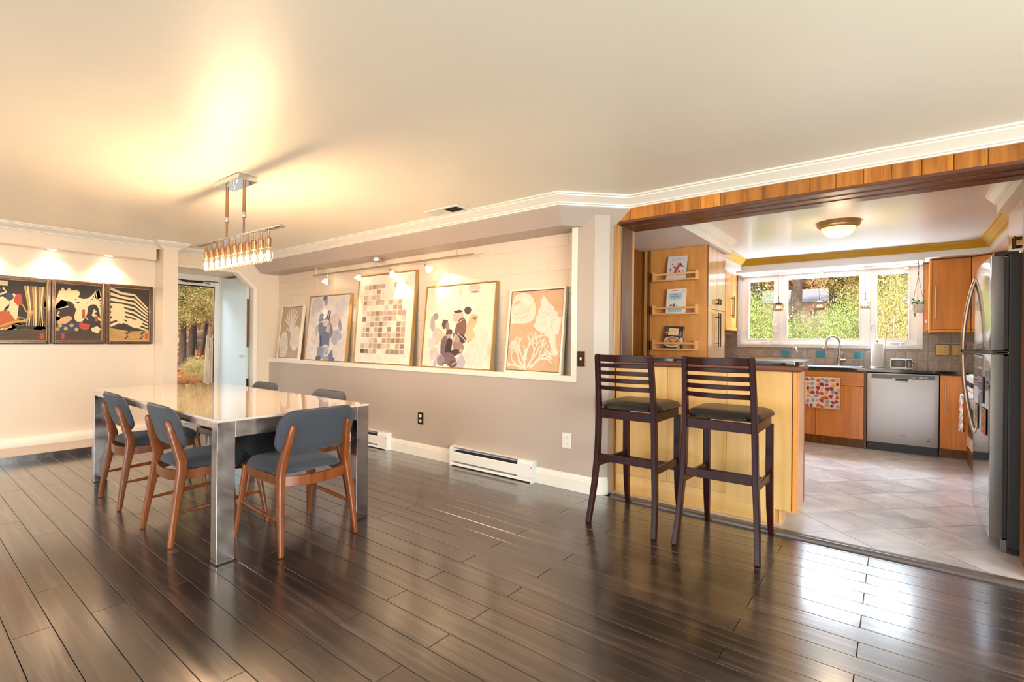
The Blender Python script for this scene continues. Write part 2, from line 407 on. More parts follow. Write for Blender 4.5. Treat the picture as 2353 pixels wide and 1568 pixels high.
# ---- kitchen floor: tiles laid on the diagonal
kf = struct(box(-2.08, 1.25, 3.50, 7.5, -0.10, 0.002).build('floor_kitchen', M['fgrout']), 'grey slate tile floor of the kitchen laid on the diagonal')
H = 0.2395; cx0, cy0 = -0.27, 3.695
def clip(poly, ax, lim, keep_greater):
    out = []
    for i in range(len(poly)):
        a, b = poly[i], poly[(i + 1) % len(poly)]
        ia = (a[ax] >= lim) == keep_greater; ib = (b[ax] >= lim) == keep_greater
        if ia: out.append(a)
        if ia != ib:
            t = (lim - a[ax]) / (b[ax] - a[ax]); out.append((a[0] + t * (b[0] - a[0]), a[1] + t * (b[1] - a[1])))
    return out
full = None
for i in range(-8, 8):
    for j in range(-3, 18):
        if (i + j) % 2 == 0: continue
        cx, cy = cx0 + i * H, cy0 + j * H       # centre of a diamond
        h = H - 0.0034
        poly = [(cx - h, cy), (cx, cy - h), (cx + h, cy), (cx, cy + h)]
        q = clip(clip(clip(clip(poly, 0, -2.04, True), 0, 1.24, False), 1, 3.505, True), 1, 7.38, False)
        if len(q) < 3: continue
        if len(q) == 4 and abs(q[0][0] - poly[0][0]) < 1e-6 and abs(q[1][1] - poly[1][1]) < 1e-6 and abs(q[2][0] - poly[2][0]) < 1e-6 and abs(q[3][1] - poly[3][1]) < 1e-6:
            if full is None:
                full = MB().prism([(x - cx, y - cy) for x, y in poly], 0.002, 0.010).build('tile', M['ftile'], kf, bevel=0.0015, seg=1); o = full
            else: o = bpy.data.objects.new('tile', full.data); link(o, kf)
            o.location = (cx, cy, 0)
        else:
            MB().prism([(x - cx, y - cy) for x, y in q], 0.002, 0.010).build('tile', M['ftile'], kf, loc=(cx, cy, 0))
# ---- threshold strip between the two floors
th = struct(MB().prism([(3.412, 0.0), (3.414, 0.012), (3.424, 0.020), (3.440, 0.021), (3.452, 0.016), (3.462, 0.012), (3.505, 0.012), (3.505, -0.01), (3.412, -0.01)], -1.70, 1.3, 'x').build('trim_1', plain('grey_brown_threshold', srgb(92, 80, 76), 0.3), smooth=True), 'dark threshold strip between wood floor and kitchen tiles')
# ---- ceilings
struct(box(-7.05, 3.15, -3.7, 3.60, CZ, CZ + 0.12).build('ceiling', M['ceiling']), 'glossy cream ceiling of the dining room')
KZ, KS = 2.255, 2.12          # kitchen ceiling and soffit heights
struct(box(-2.16, 1.36, 3.90, 7.6, KZ, CZ + 0.12).build('ceiling_kitchen', M['kceiling']), 'glossy white ceiling of the kitchen')
# ---- left wall with the door recess
wl = MB().box(XL - 0.12, XL, -3.7, 2.17, -0.1, CZ)
wl.prism([(2.17, 2.058), (2.951, 2.058), (3.165, 1.862), (3.165, -0.1), (3.62, -0.1), (3.62, CZ), (2.17, CZ)], XL - 0.12, XL, 'x')
wl.box(-7.72, XL - 0.12, 3.165, 3.3, -0.1, 2.2).box(-7.72, XL - 0.12, 2.02, 2.17, -0.1, 2.2).box(-7.72, XL - 0.12, 2.17, 3.165, 2.058, 2.2)
struct(wl.build('wall_left', M['wall_left']), 'cream left wall with the three framed prints and the door recess')
struct(box(-7.86, XL, 2.1, 3.3, -0.12, 0.0).build('floor_recess', M['floor']), 'dark floor of the door recess')
we = MB().box(-7.86, -7.72, -3.7, 2.20, -0.4, 2.6).box(-7.86, -7.72, 3.10, 3.62, -0.4, 2.6).box(-7.86, -7.72, 2.20, 3.10, 2.06, 2.6)
struct(we.build('wall_outer_left', M['kwhite']), 'outer wall around the glass door')
# white edging of the recess opening
tr = MB()
for p in ([(2.17, 2.058), (2.951, 2.058), (2.972, 2.078), (2.17, 2.078)], [(2.951, 2.058), (3.165, 1.862), (3.213, 1.874), (2.972, 2.078)], [(3.165, 0), (3.213, 0), (3.213, 1.874), (3.165, 1.862)]):
    tr.prism(p, XL - 0.002, XL + 0.012, 'x')
struct(tr.build('trim_2', M['white']), 'white edging with clipped corner around the door recess')
# pillar between the prints and the recess
struct(box(XL, -6.69, 2.02, 2.17, 0, CZ).build('wall_pillar', M['wall_left'], bevel=0.004), 'narrow cream pillar beside the door recess')
# soffit over the prints
struct(box(XL, -6.81, -3.6, 1.985, 2.083, CZ).build('wall_soffit_left', M['wall_left']), 'boxed soffit above the framed prints')
# step and baseboard under the prints
st = struct(box(XL, -6.43, -3.6, 2.02, 0, 0.0635).build('floor_step', M['floor']), 'low dark step along the left wall')
box(-6.95, -6.43, -3.6, 2.02, 0.0635, 0.066).build('step_top', plain('step_board_wall_reflection', srgb(150, 118, 92), 0.18, coat=0.5), st)  # floor board; the wall's tan reflection is put into its colour
struct(MB().sweep([(XL, -3.6), (XL, 2.02)], [(0, 0.066), (0.05, 0.066), (0.05, 0.142), (0.042, 0.152), (0.0, 0.156)]).build('baseboard_left', M['trim'], smooth=True), 'white baseboard under the framed prints')
# ---- long wall: low wall, ledge, block niche
SZ = 0.905
struct(box(XL, -2.035, YB, 3.535, -0.1, 0.857).build('wall_back', M['wall']), 'grey beige low wall under the picture ledge')
nb = struct(box(XL, -2.0, 3.520, 3.66, -0.1, CZ).build('wall_niche', M['block']), 'painted block wall behind the leaning pictures')
bh, bl = 0.2, 0.4
bc = {}
r = 0
z = SZ - 0.125
while z < 2.083:
    x = XL - (0.2 if r % 2 else 0.0) + 0.03
    while x < -2.03:
        a, b, c, d = max(x, XL), min(x + bl, -2.03), max(z, SZ - 0.02), min(z + bh, 2.084)
        if b - a > 0.03 and d - c > 0.02:
            key = (round(b - a, 3), round(d - c, 3)); g = 0.0022
            if key not in bc:
                bc[key] = box(-(b - a) / 2 + g, (b - a) / 2 - g, -0.004, 0.008, -(d - c) / 2 + g, (d - c) / 2 - g).build('block', M['block'], nb, bevel=0.0025, seg=1); o = bc[key]
            else: o = bpy.data.objects.new('block', bc[key].data); link(o, nb)
            o.location = ((a + b) / 2, 3.5205, (c + d) / 2)
        x += bl
    z += bh; r += 1
lg = MB().box(XL, -1.986, 3.378, 3.525, 0.857, SZ)
struct(lg.build('trim_3', M['trim'], bevel=0.004), 'white ledge carrying the leaning pictures')
struct(box(-2.035, -1.986, 3.380, 3.525, SZ, 2.084).build('trim_4', M['trim'], bevel=0.003), 'white upright at the right end of the picture niche')
# column with the chamfered corner
struct(MB().prism([(-2.035, YB), (-1.836, YB), (-1.752, 3.474), (-1.752, 3.66), (-2.035, 3.66)], 0, CZ).build('wall_column', M['wall']), 'chamfered end of the long wall beside the opening')
# bevelled soffit over the niche, turning at 45 degrees
sp = [(0, CZ), (0, 2.205), (-0.098, 2.084), (-0.36, 2.084), (-0.36, CZ)]
sf = MB(); vs_ = []
for d, z in sp: vs_.append((XL, 3.16 - d, z))
for d, z in sp: vs_.append((-2.016 + 0.4142 * d, 3.16 - d, z))
for d, z in sp: x_, y_ = -2.016 + 0.4142 * d, 3.16 - d; vs_.append((x_ + 3.558 - y_, 3.558, z))
fs_ = [tuple(range(4, -1, -1)), tuple(range(10, 15))]
for i in range(2):
    for j in range(5): fs_.append((i * 5 + j, i * 5 + (j + 1) % 5, i * 5 + 5 + (j + 1) % 5, i * 5 + 5 + j))
sf.add(vs_, fs_)
struct(sf.build('wall_soffit_back', M['wall']), 'bevelled soffit over the picture niche')
# crown moulding all along
CP = [(0.0, 2.213), (0.014, 2.213), (0.017, 2.222), (0.028, 2.225), (0.030, 2.233), (0.038, 2.240), (0.056, 2.249), (0.072, 2.262), (0.084, 2.268), (0.086, 2.276), (0.100, 2.279), (0.100, CZ), (0.0, CZ)]
struct(MB().sweep([(-6.81, -3.6), (-6.81, 2.02), (-6.69, 2.02), (-6.69, 2.17), (XL, 2.172), (XL, 3.16), (-2.016, 3.16), (-1.631, 3.56), (1.6, 3.56)], CP).build('trim_5', M['trim'], smooth=True, angle=25), 'white crown moulding around the dining room ceiling')
# baseboard on the long wall and round the column
BP = [(0, 0), (0.016, 0), (0.016, 0.092), (0.012, 0.098), (0.012, 0.108), (0.006, 0.120), (0.004, 0.131), (0, 0.131)]
struct(MB().sweep([(XL, 3.389), (-1.836, 3.389), (-1.752, 3.473)], BP).build('baseboard_back', M['trim'], smooth=True, angle=25), 'white baseboard under the picture ledge')
# ---- opening to the kitchen: header boards, beam lining, jambs
hw = struct(box(-1.80, 1.7, 3.575, 3.90, 2.125, CZ).build('wall_header', M['redbrown']), 'wood clad header over the kitchen opening')
xs = [-1.80, -1.624, -1.49, -1.361, -1.226, -1.093, -0.962, -0.829, -0.695, -0.561, -0.428, -0.292, -0.156, -0.026, 0.109, 0.242, 0.377, 0.51, 0.643, 0.776, 0.91]
for a, b in zip(xs[:-1], xs[1:]):
    box(-(b - a) / 2 + 0.0012, (b - a) / 2 - 0.0012, 0, 0.016, -0.09, 0.09).build('plank', M['cedar'], hw, bevel=0.003, seg=1, loc=((a + b) / 2, 3.560, 2.205))
for y0, y1, z0 in ((3.556, 3.60, 2.106), (3.603, 3.70, 2.114), (3.703, 3.80, 2.110), (3.803, 3.905, 2.106)):
    box(-1.745, 0.56, y0, y1, z0, 2.126).build('beam_board', M['redbrown'], hw, bevel=0.002, seg=1)
jl = struct(box(-1.752, -1.748, 3.56, 3.90, 0.0, 2.11).build('wall_jamb_left', M['jamb_o']), 'wood lined left jamb of the kitchen opening')
for x0, x1, y0, y1, z0, z1, mt in ((-1.80, -1.764, 3.468, 3.574, 1.30, 2.11, 'jamb_o'), (-1.80, -1.766, 3.464, 3.574, 0.0, 1.297, 'cedar'), (-1.764, -1.742, 3.545, 3.60, 1.06, 2.11, 'jamb_l'), (-1.764, -1.742, 3.548, 3.60, 0.0, 1.057, 'jamb_l'),
                              (-1.75, -1.738, 3.602, 3.655, 0, 2.11, 'jamb_l'), (-1.75, -1.732, 3.657, 3.85, 0, 2.11, 'jamb_d'), (-1.75, -1.738, 3.852, 3.90, 0, 2.11, 'jamb_l')):
    box(x0, x1, y0, y1, z0, z1).build('jamb_board', M[mt], jl, bevel=0.002, seg=1)
jr = struct(box(0.60, 0.75, 3.56, 3.84, 0.0, 2.13).build('wall_jamb_right', M['jamb_o']), 'wood lined right jamb of the kitchen opening')
for y0, y1, mt in ((3.545, 3.62, 'cedar'), (3.622, 3.75, 'jamb_o'), (3.752, 3.835, 'cedar')):
    box(0.545, 0.60, y0, y1, 0.0, 2.106).build('jamb_board', M[mt], jr, bevel=0.002, seg=1)
struct(box(0.60, 3.15, 3.56, 3.66, -0.1, CZ).build('wall_back_right', M['wall']), 'wall to the right of the kitchen opening')
# ---- unseen end of the room: walls with assumed window openings for the added daylight panels
struct(MB().box(-7.1, -4.5, -3.7, -3.58, -0.1, CZ).box(0.1, 3.15, -3.7, -3.58, -0.1, CZ).box(-4.5, 0.1, -3.7, -3.58, 2.2, CZ).box(-4.5, 0.1, -3.7, -3.58, -0.1, 0.3).build('wall_front', M['wall']), 'wall behind the camera with wide windows')
struct(MB().box(3.05, 3.15, -3.7, -1.6, -0.1, CZ).box(3.05, 3.15, 2.0, 3.66, -0.1, CZ).box(3.05, 3.15, -1.6, 2.0, 2.2, CZ).box(3.05, 3.15, -1.6, 2.0, -0.1, 0.3).build('wall_right', M['wall']), 'wall to the right of the camera with wide windows')
# ---- kitchen shell
struct(box(-2.18, -2.08, 3.66, 7.55, -0.1, CZ).build('wall_kitchen_left', M['jamb_o']), 'wood panelled left wall of the kitchen')
struct(box(1.22, 1.34, 3.66, 7.55, -0.1, CZ).build('wall_kitchen_right', M['kwhite']), 'white right wall of the kitchen')
WX0, WX1, WZ0, WZ1 = -1.70, 0.215, 1.175, 2.095
KY = 7.40
kw = MB().box(-2.18, WX0, KY, 7.55, -0.4, CZ).box(WX1, 1.34, KY, 7.55, -0.4, CZ).box(WX0, WX1, KY, 7.55, -0.4, WZ0).box(WX0, WX1, KY, 7.55, WZ1, CZ)
struct(kw.build('wall_kitchen_back', M['kwhite']), 'window wall of the kitchen')
struct(MB().box(-2.08, -1.372, 3.905, 5.50, KS, KZ).box(-2.08, -1.585, 5.50, 6.915, KS, KZ).build('wall_soffit_kitchen_left', M['kwhite']), 'white soffit along the left side of the kitchen')
struct(box(-2.08, 0.745, 6.915, 7.40, KS, KZ).build('wall_soffit_kitchen_back', M['kwhite']), 'white soffit above the kitchen window')
struct(MB().box(0.565, 1.22, 3.905, 4.89, KS, KZ).box(0.745, 1.22, 4.89, 7.40, KS, KZ).build('wall_soffit_kitchen_right', M['kwhite']), 'white soffit along the right side of the kitchen')
YP = [(0.0, -0.072), (0.012, -0.072), (0.016, -0.064), (0.026, -0.060), (0.034, -0.050), (0.052, -0.038), (0.066, -0.024), (0.072, -0.016), (0.084, -0.012), (0.084, 0), (0, 0)]
YP = [(d, z + KZ) for d, z in YP]
struct(MB().sweep([(-1.585, 5.5), (-1.585, 6.915), (0.745, 6.915), (0.745, 4.89)], YP).build('trim_6', M['yellow'], smooth=True, angle=25), 'mustard yellow crown moulding of the kitchen')
WP = [(d * 0.75, z) for d, z in YP]
struct(MB().sweep([(-1.372, 3.905), (-1.372, 5.50)], WP).build('trim_7', M['trim'], smooth=True, angle=25), 'white crown on the left kitchen soffit')
struct(MB().sweep([(0.565, 4.89), (0.565, 3.905)], WP).build('trim_8', M['trim'], smooth=True, angle=25), 'white crown on the right kitchen soffit')
# ---- kitchen window
wn = struct(MB().prism([(-1.745, 1.13), (0.251, 1.13), (0.251, 1.18), (-1.745, 1.18)], 7.372, 7.41, 'y').prism([(-1.745, 1.13), (-1.70, 1.13), (-1.70, 2.13), (-1.745, 2.13)], 7.374, 7.41, 'y').prism([(0.208, 1.13), (0.251, 1.13), (0.251, 2.13), (0.208, 2.13)], 7.374, 7.41, 'y').build('window_1', M['white'], bevel=0.003), 'three part white window over the kitchen sink')
box(-1.74, 0.245, 7.35, 7.40, 2.095, 2.119).build('head_board', M['white'], wn, bevel=0.002)
box(-1.72, 0.225, 7.36, 7.46, 1.158, 1.182).build('sill', M['white'], wn, bevel=0.003)
box(-1.235, -1.20, 7.40, 7.46, 1.182, 2.10).build('mullion', M['white'], wn, bevel=0.003)
box(-0.275, -0.243, 7.40, 7.46, 1.182, 2.10).build('mullion', M['white'], wn, bevel=0.003)
GY = 7.43
for gx0, gx1, gz0, gz1, sx0, sx1 in ((-1.601, -1.295, 1.245, 2.028, -1.70, -1.235), (-1.133, -0.354, 1.247, 2.034, -1.20, -0.275), (-0.177, 0.121, 1.250, 2.026, -0.243, 0.215)):
    f = MB()
    for q in ((sx0, gx0, 1.182, 2.10), (gx1, sx1, 1.182, 2.10), (gx0, gx1, 1.182, gz0), (gx0, gx1, gz1, 2.10)): f.box(q[0], q[1], GY - 0.02, GY + 0.035, q[2], q[3])
    s_ = f.build('sash', M['white'], wn)
    b_ = MB()
    for q in ((gx0 - 0.012, gx0, gz0 - 0.012, gz1 + 0.012), (gx1, gx1 + 0.012, gz0 - 0.012, gz1 + 0.012), (gx0, gx1, gz0 - 0.012, gz0), (gx0, gx1, gz1, gz1 + 0.012)): b_.box(q[0], q[1], GY - 0.030, GY - 0.018, q[2], q[3])
    b_.build('bead', M['white'], s_, bevel=0.002)
    box(gx0 - 0.002, gx1 + 0.002, GY - 0.003, GY + 0.003, gz0 - 0.002, gz1 + 0.002).build('pane', M['pane'], s_)
for cx in (-1.38, 0.02):
    k = box(cx - 0.065, cx + 0.065, 7.375, 7.415, 1.192, 1.208).build('crank_cover', M['white'], wn, bevel=0.004)
    MB().tube([(cx + 0.03, 7.37, 1.20), (cx + 0.03, 7.355, 1.165)], 0.007, 8).build('crank_handle', M['white'], k)
for cx in (-1.262, -0.222):
    MB().tube([(cx, 7.405, 1.33), (cx, 7.385, 1.35), (cx, 7.382, 1.42), (cx, 7.405, 1.45)], 0.010, 8, flat=(1, 1)).build('sash_lock', M['white'], wn, smooth=True)
for cx in (-1.69, -0.745, 0.10):
    box(cx - 0.02, cx + 0.02, 7.36, 7.39, 2.064, 2.094).build('shade_clip', M['nickel'], wn, bevel=0.002)
# pale valance board under the soffit above the window
v9 = MB().box(-1.66, 0.24, 6.918, 6.95, 2.098, 2.121).box(-1.66, 0.24, 7.32, 7.36, 2.100, 2.121).box(-1.66, -1.62, 6.95, 7.32, 2.100, 2.121).box(0.20, 0.24, 6.95, 7.32, 2.100, 2.121)
struct(v9.build('trim_9', M['white']), 'white framed valance board above the kitchen window')
# ---- backsplash tiles
bs = struct(MB().box(-2.08, -1.7455, 7.391, 7.402, 0.86, 1.342).box(-1.7455, 0.2515, 7.391, 7.402, 0.86, 1.1305).box(0.2515, 0.86, 7.391, 7.402, 0.86, 1.335).build('wall_backsplash', M['grout']), 'stone tile backsplash with three teal tiles')
bt = {}
for i in range(-20, 8):
    for z0, z1 in ((0.905, 0.9955), (1.0, 1.0955), (1.1, 1.1955), (1.2, 1.2955), (1.3, 1.332)):
        x0, x1 = i * 0.1, i * 0.1 + 0.1
        if z0 >= 1.1 and x0 > -1.75 and x1 < 0.26:
            if z0 > 1.11: continue
            z1 = 1.128
        if x0 >= 0.79: continue
        if z0 >= 1.2 and x1 <= -1.74 and z0 > 1.29: continue
        te = (z0 == 1.0 and i in (-12, -8, -4))
        key = (round(z1 - z0, 4), te); g = 0.003
        if key not in bt:
            bt[key] = box(-0.05 + g, 0.05 - g, -0.009, 0.002, -(z1 - z0) / 2 + g * 0.7, (z1 - z0) / 2 - g * 0.7).build('tile', M['teal'] if te else M['btile'], bs, bevel=0.003, seg=2); o = bt[key]
        else: o = bpy.data.objects.new('tile', bt[key].data); link(o, bs)
        if te: o['label'] = 'teal glass tile'
        o.location = ((x0 + x1) / 2 + random.uniform(-.0006, .0006), 7.391, (z0 + z1) / 2)

# ================================================================== DINING ROOM THINGS
def pillow(w, h, t0, t1, half, nx=16, ny=10, ex=5, back=0.3):
    """cushion surface over a 2-D outline: returns MB in (x, y) with thickness along z; half(v) half width at v in [-1,1]"""
    mb = MB(); top = []; bot = []
    for j in range(ny + 1):
        v = -1 + 2 * j / ny
        v = math.copysign(1 - (1 - abs(v)) ** 1.35, v) if abs(v) < 1 else v
        for i in range(nx + 1):
            s = -1 + 2 * i / nx
            s = math.copysign(1 - (1 - abs(s)) ** 1.35, s) if abs(s) < 1 else s
            f = max(0.0, 1 - abs(s) ** ex) ** 0.5 * max(0.0, 1 - abs(v) ** ex) ** 0.5
            x = s * half(v); y = v * h / 2
            top.append((x, y, t1 * f)); bot.append((x, y, -t0 * f))
    n = (nx + 1) * (ny + 1); fs = []
    for j in range(ny):
        for i in range(nx):
            a = j * (nx + 1) + i
            fs.append((a, a + 1, a + nx + 2, a + nx + 1)); fs.append((n + a + nx + 1, n + a + nx + 2, n + a + 1, n + a))
    return mb.add(top + bot, fs)

def make_dining_chair(label):
    t = thing('dining_chair', label, 'chair', group='upholstered dining chairs around the white table')
    W_ = M['chairwood']
    for sx in (-1, 1):
        p = [(0.232, -0.270, 0.0), (0.224, -0.250, 0.15), (0.214, -0.226, 0.30), (0.204, -0.206, 0.41), (0.196, -0.203, 0.47), (0.186, -0.228, 0.56), (0.176, -0.252, 0.645), (0.171, -0.266, 0.690), (0.170, -0.271, 0.708)]
        MB().bar([(sx * a, b, c) for a, b, c in p], [.026, .030, .033, .036, .036, .034, .032, .028, .016], [.026, .034, .042, .050, .052, .044, .036, .030, .018], up=(0, -1, 0.2)).build('back_leg', W_, t, bevel=0.009, seg=3, angle=60)
        MB().tube([(sx * 0.204, 0.205, 0.425), (sx * 0.214, 0.228, 0.28), (sx * 0.234, 0.270, 0.0)], [0.020, 0.0185, 0.0115], 12).build('front_leg', W_, t, smooth=True)
        MB().tube([(sx * 0.222, 0.240, 0.205), (sx * 0.226, 0.10, 0.200), (sx * 0.226, -0.08, 0.192), (sx * 0.221, -0.240, 0.185)], [0.007, 0.012, 0.012, 0.007], 8).build('stretcher', W_, t, smooth=True)
        MB().bar([(sx * 0.203, 0.210, 0.402), (sx * 0.212, 0.0, 0.398), (sx * 0.200, -0.20, 0.392)], 0.018, 0.052).build('side_rail', W_, t, bevel=0.004)
    MB().bar([(-0.205, 0.212, 0.402), (0.205, 0.212, 0.402)], 0.018, 0.052).build('front_rail', W_, t, bevel=0.004)
    q = [(-0.20 + 0.40 * i / 10, -0.205 - 0.030 * (1 - (2 * i / 10 - 1) ** 2), 0.392 - 0.012 * (1 - (2 * i / 10 - 1) ** 2)) for i in range(11)]
    MB().bar(q, 0.018, 0.058).build('back_rail', W_, t, bevel=0.004)
    # seat cushion: wide in front, rounded towards the back
    hw = lambda v: (0.212 + 0.022 * v) * max(0.0, 1 - abs(v) ** 6) ** 0.30 if abs(v) < 1 else 0.05
    st_ = pillow(0.46, 0.47, 0.016, 0.046, hw)
    st_.v = [(x, y + 0.005, z + 0.432 + 0.018 * (y / 0.23) ** 2 * (1 if y > 0 else 0.4) - 0.010 * (x / 0.23) ** 2) for x, y, z in st_.v]
    st_.build('seat', M['denim'], t, smooth=True, angle=80)
    # back pad, curved, seamed along its edge
    r = 0.085; wh, hh = 0.236, 0.124
    def half(v): 
        z = abs(v) * hh
        return wh if z < hh - r else wh - r + sqrt(max(0.0, r * r - (z - hh + r) ** 2))
    pad = pillow(0, 2 * hh, 0.020, 0.020, half, 18, 12, 9)
    def bend(x, zz, th): # x across, zz up, th thickness
        return (x, -0.236 - 0.30 * zz + 0.36 * (x * x) + th, 0.660 + zz)
    pad.v = [bend(x, y, z) for x, y, z in pad.v]
    po = pad.build('backrest', M['denim'], t, smooth=True, angle=80)
    rim = []
    for a, b in rrect(-wh, wh, -hh, hh, r, 6): rim.append(bend(a, b, 0.0))
    rim.append(rim[0])
    MB().tube(rim, 0.0035, 6, caps=False).build('piping', M['denim'], po, smooth=True)
    return t
dc = make_dining_chair('blue grey dining chair on the near long side, nearest the framed prints')
dc.location = (-4.372, 1.277, 0)
dup(dc, (-3.420, 1.276, 0), 0, 'blue grey dining chair on the near long side, beside the front chrome leg')
dup(dc, (-2.866, 1.565, 0), pi / 2, 'blue grey dining chair at the right hand end of the white table')
dup(dc, (-4.46, 1.884, 0), pi, 'dining chair across the table, only its seat and top edge showing, nearest the door')
dup(dc, (-3.435, 1.884, 0), pi, 'dining chair across the table, only its seat and top edge showing, nearer the bar stools')
# black garment lying over the seat of the far chair, a sleeve hanging over its front edge
def garment():
    t = thing('sweater', 'black knitted garment bunched on the chair seats under the near table end', 'garment', (-3.190, 1.505, 0.481))
    mb = MB(); nx, ny = 26, 20; vs = []; fs = []
    rnd = random.Random(3)
    for j in range(ny + 1):
        for i in range(nx + 1):
            x = -0.27 + 0.50 * i / nx; y = -0.165 + 0.33 * j / ny
            e = max(0.0, 1 - abs((x + 0.02) / 0.26) ** 3) ** 0.7 * max(0.0, 1 - abs(y / 0.17) ** 3) ** 0.6
            n_ = mnoise.noise(Vector((x * 7, y * 7, 2.3))) * 0.5 + 0.5
            z = e * (0.055 + 0.085 * n_ + 0.03 * sin(x * 22 + y * 9)) + 0.004
            vs.append((x, y, z))
    for j in range(ny):
        for i in range(nx):
            a = j * (nx + 1) + i; fs.append((a, a + 1, a + nx + 2, a + nx + 1))
    mb.add(vs, fs).build('body', M['blackcloth'], t, smooth=True, angle=180)
    MB().tube([(0.02, -0.06, 0.06), (0.035, -0.12, 0.050), (0.042, -0.150, 0.0), (0.044, -0.152, -0.05), (0.042, -0.150, -0.09)], [0.05, 0.055, 0.045, 0.036, 0.022], 10, flat=(1.1, 0.55)).build('sleeve', M['blackcloth'], t, smooth=True, angle=180)
    return t
garment()

# ---- dining table: white glass top in a chrome parsons frame
tb = thing('dining_table', 'long dining table with white glass top and square chrome legs', 'table', (-3.964, 1.538, 0))
TX, TY, TH = 1.208, 0.463, 0.754
for sx in (-1, 1):
    for sy in (-1, 1):
        lx, ly = sx * (TX - 0.035), sy * (TY - 0.0445)
        box(lx - 0.035, lx + 0.035, ly - 0.0445, ly + 0.0445, 0.006, TH - 0.012).build('leg', M['chrome_w'], tb, bevel=0.002)
        box(lx - 0.033, lx + 0.033, ly - 0.042, ly + 0.042, 0.0, 0.006).build('foot_pad', M['black'], tb)
    box(sx * TX - (0.070 if sx > 0 else 0), sx * TX + (0.070 if sx < 0 else 0), -TY + 0.0892, TY - 0.0892, TH - 0.098, TH - 0.012).build('end_rail', M['chrome_w'], tb, bevel=0.002)
    box(-TX + 0.0702, TX - 0.0702, sx * TY - (0.022 if sx > 0 else 0.0), sx * TY + (0.022 if sx < 0 else 0.0), TH - 0.048, TH - 0.012).build('side_rail', M['chrome_w'], tb, bevel=0.002)
box(-TX, -0.0008, -TY, TY, TH - 0.0118, TH).build('glass_top', M['tabletop'], tb)
box(0.0008, TX, -TY, TY, TH - 0.0118, TH).build('glass_top', M['tabletop'], tb)
for x in (-0.38, 0.02, 0.42):
    box(x - 0.13, x + 0.13, -TY + 0.03, -TY + 0.055, TH - 0.06, TH - 0.014).build('runner', M['black'], tb)

# ---- bar stools
def make_stool(label):
    t = thing('bar_stool', label, 'bar stool', group='dark cherry bar stools at the peninsula')
    W_ = M['stoolwood']
    def post(z):   # y of the sabre shaped back post
        pts = [(0.0, -0.268), (0.12, -0.240), (0.25, -0.217), (0.40, -0.203), (0.55, -0.197), (0.72, -0.200), (0.85, -0.212), (0.98, -0.228), (1.10, -0.246)]
        for (a, b), (c, d) in zip(pts, pts[1:]):
            if a <= z <= c: return b + (d - b) * (z - a) / (c - a)
        return pts[-1][1]
    for sx in (-1, 1):
        zz = [0.0, 0.06, 0.12, 0.18, 0.25, 0.32, 0.40, 0.48, 0.56, 0.64, 0.72, 0.79, 0.86, 0.94, 1.02, 1.09, 1.102]
        pp = []
        for z in zz:
            x = 0.222 - 0.028 * min(1, z / 0.45) - (0.014 * max(0, z - 0.45) / 0.65)
            pp.append((sx * x, post(z), z))
        MB().bar(pp, [0.030] * 14 + [0.030, 0.030, 0.024], [0.034, 0.036, 0.038, 0.04, 0.042, 0.044, 0.046, 0.046, 0.046, 0.046, 0.046, 0.042, 0.038, 0.034, 0.030, 0.026, 0.02], up=(0, 1, 0)).build('back_post', W_, t, bevel=0.004)
        fp = [(sx * 0.186, 0.222, 0.690), (sx * 0.186, 0.224, 0.40), (sx * 0.187, 0.238, 0.18), (sx * 0.190, 0.262, 0.0)]
        MB().bar(fp, [0.040, 0.040, 0.037, 0.028], [0.040, 0.040, 0.037, 0.028], up=(0, 1, 0)).build('front_leg', W_, t, bevel=0.004)
        MB().bar([(sx * 0.192, -0.205, 0.385), (sx * 0.187, 0.222, 0.372)], 0.018, 0.045).build('stretcher', W_, t, bevel=0.003)
        MB().bar([(sx * 0.187, -0.19, 0.712), (sx * 0.187, 0.21, 0.712)], 0.020, 0.056).build('side_rail', W_, t, bevel=0.003)
    MB().bar([(-0.195, -0.205, 0.425), (0.195, -0.205, 0.425)], 0.020, 0.046).build('stretcher', W_, t, bevel=0.003)
    MB().bar([(-0.187, 0.226, 0.330), (0.187, 0.226, 0.330)], 0.020, 0.046).build('stretcher', W_, t, bevel=0.003)
    MB().bar([(-0.187, -0.202, 0.712), (0.187, -0.202, 0.712)], 0.020, 0.056).build('back_rail', W_, t, bevel=0.003)
    MB().bar([(-0.187, 0.218, 0.712), (0.187, 0.218, 0.712)], 0.020, 0.056).build('front_rail', W_, t, bevel=0.003)
    for k, (z, h) in enumerate(((1.076, 0.044), (1.030, 0.027), (0.982, 0.027), (0.934, 0.027), (0.884, 0.028))):
        q = []
        for i in range(9):
            s = -1 + i / 4
            q.append((s * 0.172, post(z) - 0.030 * (1 - s * s), z))
        MB().bar(q, 0.014, h).build('crest_rail' if k == 0 else 'back_slat', W_, t, bevel=0.003)
    hw = lambda v: (0.214 + 0.010 * v) * max(0.0, 1 - abs(v) ** 12) ** 0.16 if abs(v) < 1 else 0.15
    s_ = pillow(0, 0.445, 0.012, 0.044, hw, 18, 14, 7)
    s_.v = [(x * (1 if y > -0.17 else 0.86), y + 0.022, z + 0.752) for x, y, z in s_.v]
    s_.build('seat', M['leather'], t, smooth=True, angle=80)
    return t
bs1 = make_stool('dark cherry bar stool with black seat, nearer the picture wall'); bs1.location = (-1.352, 3.122, 0)
dup(bs1, (-0.787, 3.128, 0), 0.0, 'dark cherry bar stool with black seat, nearer the kitchen passage')

